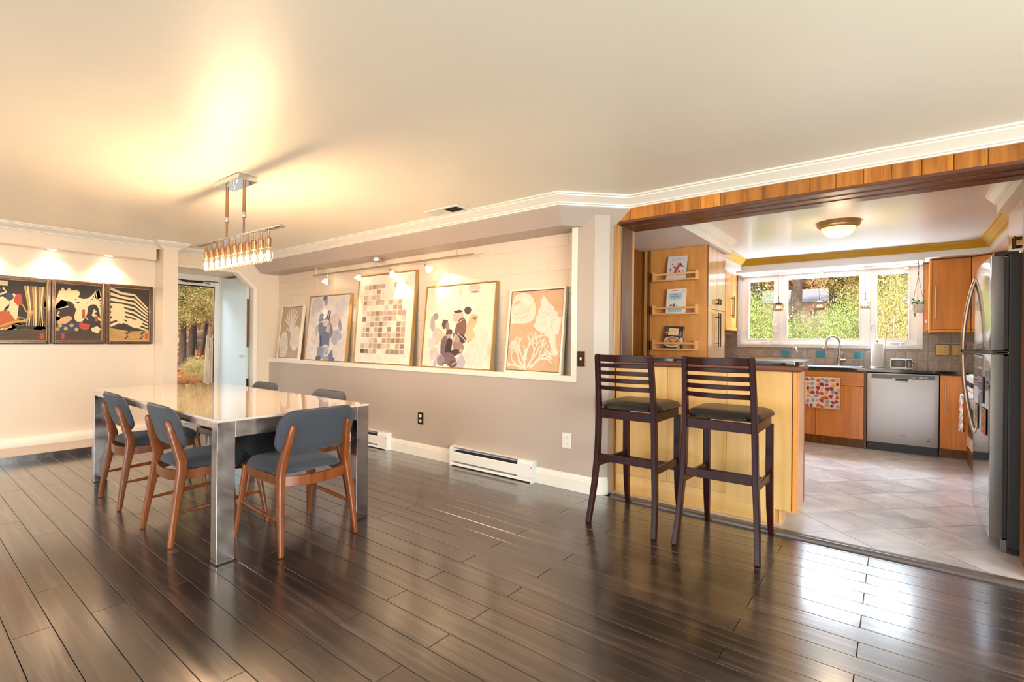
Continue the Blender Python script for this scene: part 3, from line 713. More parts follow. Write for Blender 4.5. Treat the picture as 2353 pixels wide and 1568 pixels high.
# ---- chandelier: bar with eleven bare bulbs
ch = thing('chandelier', 'chrome bar chandelier with eleven bare glowing bulbs above the table', 'chandelier', (-3.690, 1.530, 0), rot=(0, radians(0.9), 0))
def TZ(x): return 0.0
box(-0.185, 0.185, -0.066, 0.066, 2.253, 2.2895).build('canopy', M['chrome'], ch, bevel=0.004)
for x in (-0.085, -0.035, 0.04, 0.09): MB().tube([(x, 0.03 * (1 if x * 100 % 2 > 1 else -1), 2.240), (x, 0.03 * (1 if x * 100 % 2 > 1 else -1), 2.254)], 0.007, 8).build('screw', M['nickel'], ch)
for x in (-0.135, 0.135):
    MB().tube([(x, 0, 2.255), (x, 0, 2.04)], 0.0105, 12).build('rod', M['nickel_ceiling'], ch, smooth=True)
    MB().tube([(x, 0, 2.045), (x, 0, 2.03), (x, 0, 2.012), (x, 0, 2.005)], [0.0115, 0.0145, 0.0145, 0.009], 12).build('coupling', M['nickel'], ch, smooth=True)
    MB().tube([(x, 0, 2.010), (x, 0, 1.896)], 0.0065, 10).build('rod', M['nickel_ceiling'], ch, smooth=True)
MB().prism(arcpts(0, 1.884, 0.020, 0, 180, 8) , -0.655, 0.655, 'x').build('light_bar', M['chrome'], ch, bevel=0.0015, smooth=True)
bulb_prof = [(0.010, 0.0), (0.0185, 0.012), (0.026, 0.030), (0.0285, 0.046), (0.027, 0.062), (0.021, 0.080), (0.0155, 0.094), (0.0135, 0.104)]
for i in range(11):
    x = -0.487 + 0.0974 * i
    MB().tube([(x, 0, 1.884), (x, 0, 1.838)], 0.0062, 8).build('stem', M['nickel_ceiling'], ch, smooth=True)
    MB().lathe([(0.0155, 1.775), (0.0172, 1.778), (0.0172, 1.834), (0.012, 1.840)], 16, (x, 0, 0)).build('socket', M['nickel_ceiling'], ch, smooth=True)
    b = MB().lathe(bulb_prof, 16, (x, 0, 1.676)).build('bulb', M['bulbglass'], ch, smooth=True, angle=80)
    f = MB()
    for k in range(6):
        a = pi * 2 * k / 6
        f.tube([(x + 0.011 * cos(a), 0.011 * sin(a), 1.694), (x + 0.008 * cos(a), 0.008 * sin(a), 1.742)], 0.0022, 6)
    f.build('filament', M['filament'], b)
    lo = light('bulb_light', 'POINT', (x, 0, 1.684), 4.7, (1.0, 0.65, 0.38), shadow_soft_size=0.022); lo.parent = ch

# ---- pictures leaning on the ledge
def blob(cx, cy, rx, ry, rot=0.0, n=18, jit=0.12, seed=0):
    r = random.Random(seed * 7919 + int(cx * 1000) + int(cy * 777)); out = []
    ph = [r.uniform(0, 6.28) for _ in range(4)]; am = [r.uniform(-jit, jit) for _ in range(4)]
    for i in range(n):
        a = 2 * pi * i / n; k = 1 + sum(am[q] * sin((q + 2) * a + ph[q]) for q in range(4))
        x, y = rx * k * cos(a), ry * k * sin(a)
        out.append((cx + x * cos(rot) - y * sin(rot), cy + x * sin(rot) + y * cos(rot)))
    return out
def ribbon(pts, w0, w1=None):
    w1 = w0 if w1 is None else w1; L = []; Rr = []; n = len(pts)
    for i, p in enumerate(pts):
        a = pts[max(i - 1, 0)]; b = pts[min(i + 1, n - 1)]; dx, dy = b[0] - a[0], b[1] - a[1]; l = math.hypot(dx, dy) or 1
        w = (w0 + (w1 - w0) * i / (n - 1)) / 2
        L.append((p[0] - dy / l * w, p[1] + dx / l * w)); Rr.append((p[0] + dy / l * w, p[1] - dx / l * w))
    return L + Rr[::-1]
def flatprint(items, w, h, mat, parent, name='image', y=0.0, step=0.00012, flip=False):
    """items: [(polygon in 0..1 canvas coordinates, srgb colour)] painted in order on the plane y (seen from -y)"""
    mb = MB(); step = min(step, 0.0022 / len(items))
    for k, (poly, col) in enumerate(items):
        mb.col = srgb(*col)
        q = [(min(max(a, 0.0), 1.0) * w, y - step * k, min(max(b, 0.0), 1.0) * h) for a, b in poly]
        cx = sum(p[0] for p in q) / len(q); cz = sum(p[2] for p in q) / len(q)
        ar = sum(q[i][0] * q[(i + 1) % len(q)][2] - q[(i + 1) % len(q)][0] * q[i][2] for i in range(len(q)))
        if ar < 0: q = q[::-1]
        mb.add(q, [tuple(range(len(q)))])
    me_o = mb.build(name, mat, parent)
    return me_o
def leaning_picture(name, label, x0, x1, h, frame, items, fw=0.012, inset=0.006, y0=3.400, dz=0.0):
    w = x1 - x0; th = 0.036
    ang = math.asin((3.5145 - y0 - th) / h)
    t = thing(name, label, 'picture', (x0, y0, SZ + 0.0005), rot=(-ang, 0, 0), group='pictures leaning on the white ledge')
    f = MB().box(0, fw, 0, th, 0, h).box(w - fw, w, 0, th, 0, h).box(fw, w - fw, 0, th, 0, fw).box(fw, w - fw, 0, th, h - fw, h)
    f.build('frame', M[frame], t)
    box(fw, w - fw, inset + 0.002, th - 0.006, fw, h - fw).build('canvas', plain('canvas_edge', srgb(60, 52, 46), 0.8), t)
    g = 0.004 if frame != 'frame_white' else 0.006
    p = flatprint(items, w - 2 * fw - 2 * g, h - 2 * fw - 2 * g, M['brushed_print'], t, 'painting')
    p.location = (fw + g, inset + 0.0015, fw + g)
    return t
FULL = [(0, 0), (1, 0), (1, 1), (0, 1)]
def mapper(tl, tr, bl, br):
    def f(x, y):
        v = (y - (tl[1] + tr[1]) / 2) / (((bl[1] + br[1]) / 2) - (tl[1] + tr[1]) / 2)
        for _ in range(3):
            xl = tl[0] + (bl[0] - tl[0]) * v; xr = tr[0] + (br[0] - tr[0]) * v; u = (x - xl) / (xr - xl)
            yt = tl[1] + (tr[1] - tl[1]) * u; yb = bl[1] + (br[1] - bl[1]) * u; v = (y - yt) / (yb - yt)
        return (u, 1 - v)
    return f
def coral(items, x, y, ang, ln, w, col, depth, rnd, spread=0.5):
    x2, y2 = x + ln * cos(ang), y + ln * sin(ang) * 0.78
    items.append((ribbon([(x, y), ((x + x2) / 2 + rnd.uniform(-.01, .01), (y + y2) / 2), (x2, y2)], w, w * 0.75), col))
    items.append((blob(x2, y2, w * 0.62, w * 0.5, 0, 8, 0.1, depth), col))
    if depth:
        for s in (-1, 1):
            if rnd.random() < 0.92: coral(items, x2, y2, ang + s * rnd.uniform(0.2, spread), ln * rnd.uniform(0.66, 0.86), w * 0.78, col, depth - 1, rnd, spread)
# 1: small shell picture at the far end
rnd = random.Random(5)
tan, pale = (190, 164, 138), (232, 220, 206)
it = [(FULL, tan)]
for a in (1.1, 1.3, 1.5, 1.7, 1.95, 2.2, 0.85): it.append((ribbon([(0.52, 0.50), (0.52 + 0.16 * cos(a), 0.5 + 0.18 * sin(a)), (0.50 + 0.42 * cos(a) * 1.15, 0.5 + 0.46 * sin(a))], 0.018, 0.05), pale))
for a, r0 in ((0.75, 0.2), (2.3, 0.2), (2.75, 0.12), (0.35, 0.12)): it.append((ribbon([(0.52, 0.46 + 0.04), (0.52 + r0 * cos(a), 0.5 + r0 * sin(a)), (0.52 + 2.0 * r0 * cos(a + .2), 0.5 + 1.8 * r0 * sin(a + .1))], 0.02, 0.045), pale))
it.append((blob(0.77, 0.38, 0.24, 0.24, 0.2, 24, 0.03, 1), pale))
for k in range(7): it.append((ribbon([(0.62 + 0.05 * k, 0.20 + 0.01 * k), (0.60 + 0.055 * k, 0.38), (0.66 + 0.045 * k, 0.56)], 0.008), tan))
it.append((blob(0.22, 0.28, 0.22, 0.22, 0.5, 24, 0.03, 2), pale)); it.append((blob(0.28, 0.12, 0.20, 0.12, 0.3, 24, 0.03, 3), pale))
for k in range(6): it.append((ribbon([(0.06 + 0.05 * k, 0.12), (0.10 + 0.05 * k, 0.28), (0.16 + 0.045 * k, 0.44)], 0.008), tan))
for k in range(4): it.append((ribbon([(0.12, 0.05 + 0.03 * k), (0.28, 0.03 + 0.035 * k), (0.44, 0.10 + 0.03 * k)], 0.008), tan))
leaning_picture('leaning_picture', 'small tan picture of white coral and shells at the far left end of the ledge', -6.795, -6.228, 0.737, 'frame_white', it, 0.016)
# 2: slate blue abstract
q = mapper((425, 655), (855, 615), (372, 1322), (805, 1340)); S = 1 / 430
it = [(FULL, (226, 216, 212))]
for (x, y, rx, ry, ro, c) in ((500, 760, 70, 110, .2, (204, 196, 202)), (470, 900, 60, 80, .5, (212, 204, 204)), (760, 760, 60, 120, -.2, (214, 208, 208)), (690, 900, 60, 70, .3, (214, 196, 188)), (470, 1090, 40, 70, 0, (216, 204, 200)), (710, 1080, 50, 90, .2, (178, 178, 192)),
                         (590, 665, 26, 34, .3, (104, 106, 132)), (600, 700, 16, 40, 0, (150, 150, 168)), (600, 1020, 72, 150, -.05, (128, 124, 142)), (560, 980, 50, 120, .1, (116, 116, 138)), (590, 1130, 62, 130, .05, (106, 112, 140)), (628, 850, 18, 62, -.45, (74, 82, 108)), (550, 860, 22, 40, .3, (124, 128, 150)), (600, 930, 34, 40, .3, (190, 176, 174)), (625, 990, 22, 50, 0, (186, 172, 176)),
                         (545, 1120, 10, 70, .1, (62, 70, 98)), (500, 1010, 20, 60, .2, (176, 180, 196)), (750, 950, 18, 60, .3, (150, 152, 172)), (715, 1040, 16, 20, 0, (170, 164, 176)), (600, 1210, 40, 50, .4, (176, 174, 186)), (545, 1250, 44, 70, .3, (138, 148, 172)), (520, 1310, 30, 30, 0, (84, 96, 128)), (655, 1290, 26, 60, -.2, (110, 122, 154)), (600, 1310, 30, 26, 0, (156, 160, 180)), (680, 1320, 20, 20, 0, (96, 104, 134)), (760, 1200, 50, 90, 0, (222, 212, 206))):
    u, v = q(x, y); it.append((blob(u, v, rx * S, ry / 700, ro, 16, 0.14, int(x)), c))
for p in ([(480, 950), (540, 920), (600, 900)], [(560, 1190), (600, 1170), (640, 1200)], [(640, 800), (620, 900), (590, 960)]): it.append((ribbon([q(*a) for a in p], 0.012), (236, 230, 228)))
leaning_picture('leaning_picture', 'abstract picture with a slate blue brushed shape in a thin gold frame', -6.068, -5.158, 0.836, 'frame_gold', it, 0.009)
# 3: grid of washed brown squares
rnd = random.Random(21); it = [(FULL, (238, 228, 214))]
pal = [(206, 182, 158), (190, 164, 140), (222, 204, 184), (176, 148, 124), (160, 136, 118), (198, 172, 150), (228, 214, 198)]
nx, ny = 10, 13
for j in range(ny):
    for i in range(nx):
        pr = 0.80 if j < 8 else (0.55 if 3 < i < 7 else 0.78)
        if j >= 10 and 4 < i < 8: pr = 0.15
        if rnd.random() > pr: continue
        c = rnd.choice(pal); k = rnd.uniform(0.94, 1.03)
        if (i, j) in ((0, 0), (4, 0)): c = (104, 94, 96)
        u0, v0 = 0.105 + 0.079 * i, 0.105 + 0.0615 * j
        jj = lambda: rnd.uniform(-0.003, 0.003)
        it.append(([(u0 + jj(), v0 + jj()), (u0 + 0.070 + jj(), v0 + jj()), (u0 + 0.070 + jj(), v0 + 0.053 + jj()), (u0 + jj(), v0 + 0.053 + jj())], tuple(int(min(255, a * k)) for a in c)))
leaning_picture('leaning_picture', 'tall picture of a grid of brown watercolour squares in a gold frame', -4.997, -3.990, 1.022, 'frame_gold', it, 0.010)
# 4: plum and tan petals
q = mapper((200, 455), (930, 388), (125, 1305), (862, 1345)); S = 1 / 730
it = [(FULL, (240, 226, 206))]
for (x, y, rx, ry, ro, c) in ((500, 620, 200, 160, 0, (244, 230, 206)), (700, 1100, 150, 220, 0, (236, 220, 204)), (470, 500, 60, 60, 0, (228, 216, 196)), (570, 490, 20, 50, .1, (216, 200, 182)), (715, 455, 62, 46, 0, (204, 188, 174)), (720, 495, 50, 10, 0, (150, 134, 130)), (450, 720, 42, 70, .1, (228, 214, 200)), (720, 720, 36, 60, 0, (238, 220, 204)),
                         (290, 770, 30, 40, -.3, (160, 148, 152)), (255, 850, 30, 80, .1, (176, 166, 168)), (300, 980, 46, 100, 0, (200, 190, 188)), (240, 1060, 40, 60, 0, (216, 204, 198)), (270, 1180, 50, 80, 0, (206, 194, 192)), (365, 990, 34, 70, .3, (226, 190, 138)), (690, 830, 46, 90, -.6, (222, 184, 142)), (655, 960, 56, 90, .1, (226, 190, 152)), (715, 785, 20, 16, 0, (160, 120, 100)),
                         (545, 775, 62, 66, 0, (206, 182, 172)), (545, 712, 44, 16, .05, (72, 58, 60)), (645, 700, 32, 46, .5, (84, 70, 74)), (395, 850, 34, 50, -.4, (90, 76, 80)), (425, 890, 20, 60, .2, (164, 130, 112)), (570, 900, 62, 110, -.1, (128, 92, 80)), (540, 980, 56, 60, 0, (132, 96, 86)), (445, 945, 36, 36, 0, (84, 72, 78)), (440, 1000, 30, 40, 0, (178, 158, 158)),
                         (400, 1120, 60, 130, .1, (118, 96, 104)), (560, 1030, 60, 64, .4, (70, 60, 66)), (520, 1030, 40, 60, .2, (176, 150, 142)), (540, 1110, 60, 70, .1, (156, 126, 118)), (435, 1120, 36, 120, -.12, (58, 46, 52)), (500, 1170, 60, 40, .35, (62, 52, 58)), (430, 1240, 100, 70, 0, (124, 96, 100)), (340, 1240, 46, 66, .2, (150, 134, 146)), (560, 1270, 60, 70, -.3, (190, 178, 190)), (480, 1285, 50, 40, 0, (104, 78, 84)), (400, 1300, 24, 16, 0, (236, 226, 216)), (280, 1280, 20, 40, 0, (180, 172, 186)), (860, 1130, 30, 60, 0, (226, 202, 178))):
    u, v = q(x, y); it.append((blob(u, v, rx * S, ry / 880, ro, 18, 0.10, int(x)), c))
for p in ([(480, 820), (540, 838), (595, 800)], [(520, 960), (500, 1000), (490, 1040)], [(540, 955), (590, 1000), (640, 1060)], [(470, 1300), (520, 1260), (560, 1190)], [(580, 1120), (560, 1170), (500, 1210)], [(305, 1290), (300, 1220), (350, 1180)]): it.append((ribbon([q(*a) for a in p], 0.007), (242, 234, 226)))
leaning_picture('leaning_picture', 'abstract picture of plum, brown and tan petals in a gold frame', -3.828, -2.888, 0.832, 'frame_gold', it, 0.009)
# 5: peach shells
rnd = random.Random(9); q = mapper((1075, 480), (1660, 445), (1015, 1355), (1600, 1385))
peach, cream = (214, 172, 136), (238, 220, 202)
it = [(FULL, peach)]
sh = [(1110, 520), (1160, 490), (1230, 484), (1290, 510), (1325, 560), (1345, 620), (1352, 680), (1345, 740), (1320, 790), (1280, 825), (1220, 838), (1150, 835), (1090, 835), (1062, 845), (1058, 760), (1066, 660), (1082, 580)]
it.append(([q(*a) for a in sh], cream))
for k in range(8): it.append((ribbon([q(1090 + 22 * k, 800 - 3 * k), q(1120 + 22 * k, 720 - 6 * k), q(1170 + 21 * k, 640 - 4 * k)], 0.010, 0.006), (222, 186, 150)))
it.append((blob(*q(1135, 600), 0.07, 0.02, .3, 12, .3, 4), (222, 186, 150)))
cn = [(1438, 510), (1470, 560), (1495, 600), (1548, 645), (1555, 685), (1592, 712), (1590, 752), (1632, 765), (1618, 850), (1600, 930), (1590, 960), (1562, 960), (1570, 1060), (1592, 1180), (1570, 1205), (1545, 1190), (1515, 1110), (1490, 1000), (1440, 945), (1372, 920), (1320, 860), (1352, 820), (1345, 770), (1382, 740), (1375, 690), (1410, 640), (1405, 590)]
it.append(([q(*a) for a in cn], cream))
for a in ([(1540, 810), (1520, 870), (1550, 940)], [(1560, 790), (1530, 800), (1510, 850)], [(1545, 960), (1560, 1060), (1580, 1160)], [(1425, 720), (1440, 710), (1460, 705)], [(1400, 780), (1430, 770), (1470, 760)], [(1390, 860), (1400, 840), (1415, 830)], [(1440, 860), (1455, 840), (1470, 825)], [(1470, 740), (1490, 725), (1510, 715)]): it.append((ribbon([q(*b) for b in a], 0.012, 0.006), (222, 186, 150)))
for x, y, a, l in ((1230, 1360, 1.75, .16), (1215, 1340, 2.3, .15), (1260, 1340, 1.1, .17), (1240, 1250, 1.5, .17), (1290, 1330, 0.7, .14), (1190, 1345, 2.7, .12)):
    u, v = q(x, y); coral(it, u, v, a, l, 0.042, cream, 5, rnd, 0.55)
leaning_picture('leaning_picture', 'peach picture of white shells and coral at the right end of the ledge', -2.732, -2.142, 0.738, 'frame_white', it, 0.018)

# ---- three dark framed prints on the left wall (plain decorative stand-ins)
def wall_print(label, y0, y1, items):
    t = thing('framed_print', label, 'framed print', (XL + 0.002, y0, 1.104), rz=pi / 2, group='dark framed prints on the left wall')
    w, h = y1 - y0, 0.672; fw = 0.028
    # local x runs along +Y of the room, local -y faces the room
    fr = MB().box(0, fw, -0.028, 0, 0, h).box(w - fw, w, -0.028, 0, 0, h).box(fw, w - fw, -0.028, 0, 0, fw).box(fw, w - fw, -0.028, 0, h - fw, h)
    fr.build('frame', M['frame_dark'], t, bevel=0.005)
    g = MB(); e = fw; s = 0.007
    g.box(e, e + s, -0.020, -0.004, e, h - e).box(w - e - s, w - e, -0.020, -0.004, e, h - e).box(e, w - e, -0.020, -0.004, e, e + s).box(e, w - e, -0.020, -0.004, h - e - s, h - e)
    g.build('gold_fillet', M['frame_gold'], t)
    p = flatprint(items, w - 2 * e - 2 * s, h - 2 * e - 2 * s, M['print'], t, 'image'); p.location = (e + s, -0.006, e + s)
    return t
def swirls(seed, dark, palette, nbig, floor_col):
    r = random.Random(seed); it = [(FULL, dark)]
    for _ in range(nbig):
        x, y = r.uniform(0.05, 0.95), r.uniform(0.3, 0.95); c = r.choice(palette)
        pts = [(x + 0.10 * i * cos(r.uniform(-1, 1)) * r.choice((-1, 1)) * 0.7, y - 0.07 * i + r.uniform(-.03, .03)) for i in range(5)]
        it.append((ribbon(pts, r.uniform(0.03, 0.12), 0.015), c))
    it.append(([(0, 0), (1, 0), (1, 0.17), (0.6, 0.20), (0.3, 0.16), (0, 0.19)], floor_col))
    for k in range(9): it.append((ribbon([(r.uniform(0, .3), 0.02 + 0.018 * k), (0.5, 0.03 + 0.018 * k), (r.uniform(.7, 1), 0.015 + 0.02 * k)], 0.006), tuple(int(a * 0.55) for a in floor_col)))
    return it
crm, gold, org, blu, red_ = (230, 206, 162), (196, 154, 80), (186, 88, 44), (50, 62, 84), (176, 72, 44)
it = swirls(1, (46, 34, 26), [crm, gold, (150, 140, 128)], 9, (86, 66, 44))
for k in range(9): it.append((ribbon([(0.62 + 0.045 * k, 0.24), (0.66 + 0.035 * k, 0.55), (0.58 + 0.05 * k, 0.92)], 0.022, 0.04), (gold, crm, (120, 92, 52))[k % 3]))
it.append((blob(0.22, 0.34, 0.24, 0.13, .1, 18, .15, 1), org)); it.append((blob(0.12, 0.58, 0.16, 0.12, .3, 18, .15, 2), crm)); it.append((blob(0.38, 0.56, 0.09, 0.2, .1, 18, .12, 3), crm)); it.append((blob(0.46, 0.68, 0.08, 0.10, 0, 14, .1, 4), red_)); it.append((blob(0.30, 0.72, 0.07, 0.06, 0, 14, .1, 5), blu))
it.append((ribbon([(0.05, 0.20), (0.35, 0.30), (0.62, 0.33), (0.74, 0.5)], 0.03, 0.05), gold)); it.append(([(0.0, 0.90), (0.26, 0.90), (0.26, 0.98), (0, 0.98)], (226, 200, 150))); it.append(([(0.88, 0.03), (0.96, 0.03), (0.96, 0.12), (0.88, 0.12)], red_))
wall_print('leftmost dark framed print, cut by the picture edge, with orange and gold shapes', 0.652, 1.103, it)
it = swirls(2, (50, 38, 32), [crm, (222, 198, 156)], 6, (78, 58, 40))
for k in range(7): it.append((ribbon([(-0.05 + 0.03 * k, 0.62 + 0.05 * k), (0.28 + 0.05 * k, 0.92 - 0.07 * k), (0.62 + 0.04 * k, 0.60 + 0.05 * k), (1.0, 0.78 - 0.06 * k)], 0.05, 0.035), (crm, (226, 204, 164))[k % 2]))
it.append((blob(0.3, 0.80, 0.2, 0.10, .2, 20, .12, 3), crm)); it.append((blob(0.55, 0.52, 0.13, 0.2, -.3, 20, .14, 5), crm)); it.append((blob(0.30, 0.24, 0.30, 0.10, .1, 20, .1, 6), blu))
for x, y in ((0.1, 0.26), (0.22, 0.21), (0.34, 0.27), (0.45, 0.2), (0.05, 0.2)): it.append((blob(x, y, 0.045, 0.032, 0, 12, .03, 7), gold))
it.append((blob(0.62, 0.26, 0.13, 0.06, -.1, 16, .12, 8), red_)); it.append((blob(0.2, 0.36, 0.16, 0.06, .3, 16, .14, 9), (206, 170, 120))); it.append((blob(0.88, 0.2, 0.10, 0.06, 0, 16, .12, 10), crm))
for x, y, h_ in ((0.57, 0.40, 0.16), (0.86, 0.35, 0.10), (0.13, 0.03, 0.09)): it.append(([(x, y), (x + 0.06, y), (x + 0.06, y + h_), (x, y + h_)], red_))
wall_print('middle dark framed print with cream swirls and blue patches', 1.105, 1.556, it)
it = [(FULL, (54, 44, 32))]
for k in range(8): it.append((ribbon([(0.02, 0.98 - 0.10 * k), (0.30, 0.90 - 0.075 * k), (0.62, 0.88 - 0.085 * k), (0.98, 0.62 - 0.06 * k)], 0.055, 0.03), (crm, (228, 206, 164))[k % 2]))
it.append((blob(0.22, 0.52, 0.16, 0.2, .5, 20, .16, 2), crm)); it.append((blob(0.62, 0.34, 0.22, 0.08, -.2, 20, .12, 4), crm))
it.append(([(0, 0), (1, 0), (1, 0.20), (0.5, 0.18), (0, 0.24)], (196, 156, 92)))
for k in range(6): it.append((ribbon([(0.02, 0.03 + 0.03 * k), (0.5, 0.02 + 0.028 * k), (0.98, 0.03 + 0.025 * k)], 0.006), (150, 112, 58)))
for x in (0.38, 0.76): it.append((ribbon([(x, 0.03), (x + 0.08, 0.09), (x + 0.03, 0.13), (x + 0.13, 0.18)], 0.03, 0.045), blu))
it.append(([(0.90, 0.04), (0.97, 0.04), (0.97, 0.14), (0.90, 0.14)], org))
wall_print('right dark framed print with cream wave bands over a tan ground', 1.557, 1.998, it)

# ---- recessed lights over the prints
for k, y in enumerate((1.098, 1.562, 0.60, 0.12)):
    t = thing('downlight', ('recessed downlight in the left soffit above the middle print', 'recessed downlight in the left soffit above the right print', 'recessed downlight in the left soffit above the leftmost print', 'recessed downlight in the left soffit outside the picture edge')[k], 'downlight', (-6.895, y, 2.083), group='downlights over the framed prints')
    MB().lathe([(0.046, -0.004), (0.052, -0.002), (0.052, 0.0), (0.040, 0.0)], 24).build('ring', M['white'], t, smooth=True)
    MB().lathe([(0.012, -0.0065), (0.036, -0.005), (0.036, -0.003)], 20).build('lens', M['lamp_white'], t, smooth=True)
    lo = light('downlight_light', 'SPOT', (0, 0, -0.02), 17, (1.0, 0.69, 0.44), spot_size=radians(118), spot_blend=0.7, shadow_soft_size=0.03); lo.parent = t

# ---- track light over the ledge
tk = thing('track_light', 'brushed metal rail light with four glowing glass heads above the pictures', 'track light', (-4.56, 3.395, 2.084))
MB().lathe([(0.048, -0.040), (0.056, -0.036), (0.062, -0.006), (0.062, 0.0)], 28).build('canopy', M['nickel'], tk, smooth=True)
MB().tube([(0, 0, -0.036), (0, 0, -0.098)], 0.006, 8).build('stem', M['nickel'], tk)
MB().bar([(-1.29, 0, -0.098), (1.46, 0, -0.098)], 0.010, 0.018).build('rail', M['nickel'], tk, bevel=0.003)
for x in (-1.235, 1.24):
    MB().tube([(x, 0, 0.0), (x, 0, -0.110)], 0.004, 8).build('hanger', M['nickel'], tk)
for x in (-0.52, 0.36): box(x - 0.016, x + 0.016, -0.009, 0.009, -0.110, -0.086).build('joint', M['nickel'], tk, bevel=0.002)
heads = ((-0.975, (-0.42, -0.35, -1.0), 15), (-0.30, (-0.45, -0.25, -1.0), 15), (0.245, (0.42, 0.30, -1.0), 20), (0.80, (0.75, 0.35, -0.80), 20))
for x, dr, en in heads:
    d = Vector(dr).normalized()
    MB().tube([(x, 0, -0.090), (x, 0, -0.155)], 0.0045, 8).build('head_stem', M['nickel'], tk)
    mt = Matrix.Translation(Vector((x, 0, -0.150))) @ (-d).to_track_quat('Z', 'Y').to_matrix().to_4x4()
    hd = MB().lathe([(0.037, -0.072), (0.040, -0.070), (0.030, -0.048), (0.017, -0.022), (0.012, -0.012), (0.006, -0.004)], 20, mat=mt).build('glass_head', M['shade_glow'], tk, smooth=True)
    MB().lathe([(0.013, -0.016), (0.014, 0.004), (0.010, 0.012)], 14, mat=mt).build('cap', M['nickel'], hd, smooth=True)
    p0 = Vector((x, 0, -0.150)) + d * 0.085
    lo = light('track_spot', 'SPOT', p0, en * 0.55, (1.0, 0.75, 0.50), spot_size=radians(74), spot_blend=0.25, shadow_soft_size=0.012)
    lo.parent = tk; lo.rotation_euler = d.to_track_quat('-Z', 'Y').to_euler()

# ---- baseboard heaters
def heater(x0, x1, label):
    t = thing('baseboard_heater', label, 'heater', (x0, YB - 0.001, 0), group='white electric baseboard heaters')
    L = x1 - x0
    MB().prism([(0, 0.006), (-0.010, 0.006), (-0.010, 0.150), (-0.052, 0.178), (-0.052, 0.182), (0, 0.182)], 0.022, L - 0.022, 'x').build('back_panel', M['white'], t)
    MB().prism([(-0.060, 0.045), (-0.062, 0.050), (-0.062, 0.128), (-0.058, 0.134), (-0.054, 0.132), (-0.056, 0.050)], 0.022, L - 0.022, 'x').build('front_panel', M['white'], t)
    MB().prism([(-0.058, 0.006), (-0.064, 0.010), (-0.060, 0.030), (-0.012, 0.032), (-0.012, 0.006)], 0.022, L - 0.022, 'x').build('bottom_lip', M['white'], t)
    MB().prism([(-0.046, 0.052), (-0.046, 0.140), (-0.014, 0.146), (-0.014, 0.052)], 0.06, L - 0.16, 'x').build('grille', M['dark'], t)
    for a in (0.0, L - 0.022): MB().prism([(0, 0.0), (-0.066, 0.0), (-0.066, 0.146), (-0.055, 0.182), (0, 0.184)], a, a + 0.022, 'x').build('end_cap', M['white'], t, bevel=0.002)
    MB().prism([(-0.012, 0.032), (-0.0615, 0.032), (-0.0615, 0.150), (-0.052, 0.178), (-0.012, 0.170)], L - 0.16, L - 0.022, 'x').build('junction_cover', M['white'], t, bevel=0.0015)
    for z in (0.045, 0.13): MB().tube([(L - 0.011, -0.0655, z), (L - 0.011, -0.0685, z)], 0.004, 8).build('screw', M['dark'], t)
heater(-3.322, -2.360, 'white baseboard heater on the long wall, nearer the bar stools')
heater(-6.25, -4.262, 'white baseboard heater on the long wall behind the dining table')
# ---- plates on the long wall
def plate(name, label, x, z, w, h, mat, cat):
    t = thing(name, label, cat, (x, YB, z)); box(-w / 2, w / 2, -0.006, 0, -h / 2, h / 2).build('plate', mat, t, bevel=0.0025); return t
t = plate('outlet', 'dark bronze power outlet low on the wall behind the dining table', -3.801, 0.384, 0.078, 0.122, M['bronze'], 'outlet')
for z in (-0.026, 0.026):
    MB().prism(rrect(-0.017, 0.017, z - 0.015, z + 0.015, 0.012, 4), -0.009, -0.005, 'y').build('socket', M['white'], t)
    for x in (-0.006, 0.006): box(x - 0.0015, x + 0.0015, -0.0095, -0.0088, z - 0.004, z + 0.006).build('slot', M['dark'], t)
t = plate('outlet', 'white power outlet low on the wall beside the right heater', -2.068, 0.386, 0.084, 0.123, M['white'], 'outlet')
for z in (-0.026, 0.026):
    MB().prism(rrect(-0.017, 0.017, z - 0.015, z + 0.015, 0.012, 4), -0.0085, -0.005, 'y').build('socket', M['white'], t)
    for x in (-0.006, 0.006): box(x - 0.0012, x + 0.0012, -0.009, -0.0083, z - 0.004, z + 0.006).build('slot', M['dark'], t)
t = plate('light_switch', 'dark bronze light switch beside the picture niche', -1.944, 1.045, 0.068, 0.118, M['bronze'], 'light switch')
box(-0.036, 0.036, -0.005, -0.001, -0.061, 0.061).build('rim', M['brass'], t, bevel=0.0015)
box(-0.006, 0.006, -0.016, -0.005, -0.012, 0.012).build('toggle', M['white'], t, bevel=0.002)
for z in (-0.034, 0.034): MB().tube([(0, -0.0075, z), (0, -0.005, z)], 0.004, 8).build('screw', M['brass'], t)
# ---- ceiling vent
t = thing('ceiling_vent', 'small white air vent in the ceiling beside the crown moulding', 'vent', (-3.02, 2.968, CZ - 0.0005))
f = MB().box(-0.19, 0.19, -0.082, -0.060, -0.008, 0).box(-0.19, 0.19, 0.060, 0.082, -0.008, 0).box(-0.19, -0.16, -0.06, 0.06, -0.008, 0).box(0.16, 0.19, -0.06, 0.06, -0.008, 0).box(-0.03, 0.0, -0.06, 0.06, -0.008, 0)
f.build('frame', M['white'], t, bevel=0.002)
box(-0.16, 0.16, -0.06, 0.06, -0.001, 0).build('duct', M['dark'], t)
for i in range(11):
    x = 0.008 + 0.0138 * i; MB().bar([(x, -0.06, -0.004), (x, 0.06, -0.004)], 0.003, 0.006).build('slat', M['bronze'], t)
for i in range(9):
    x = -0.152 + 0.0138 * i; MB().bar([(x, -0.06, -0.004), (x, 0.06, -0.004)], 0.010, 0.002).build('slat', M['white'], t)

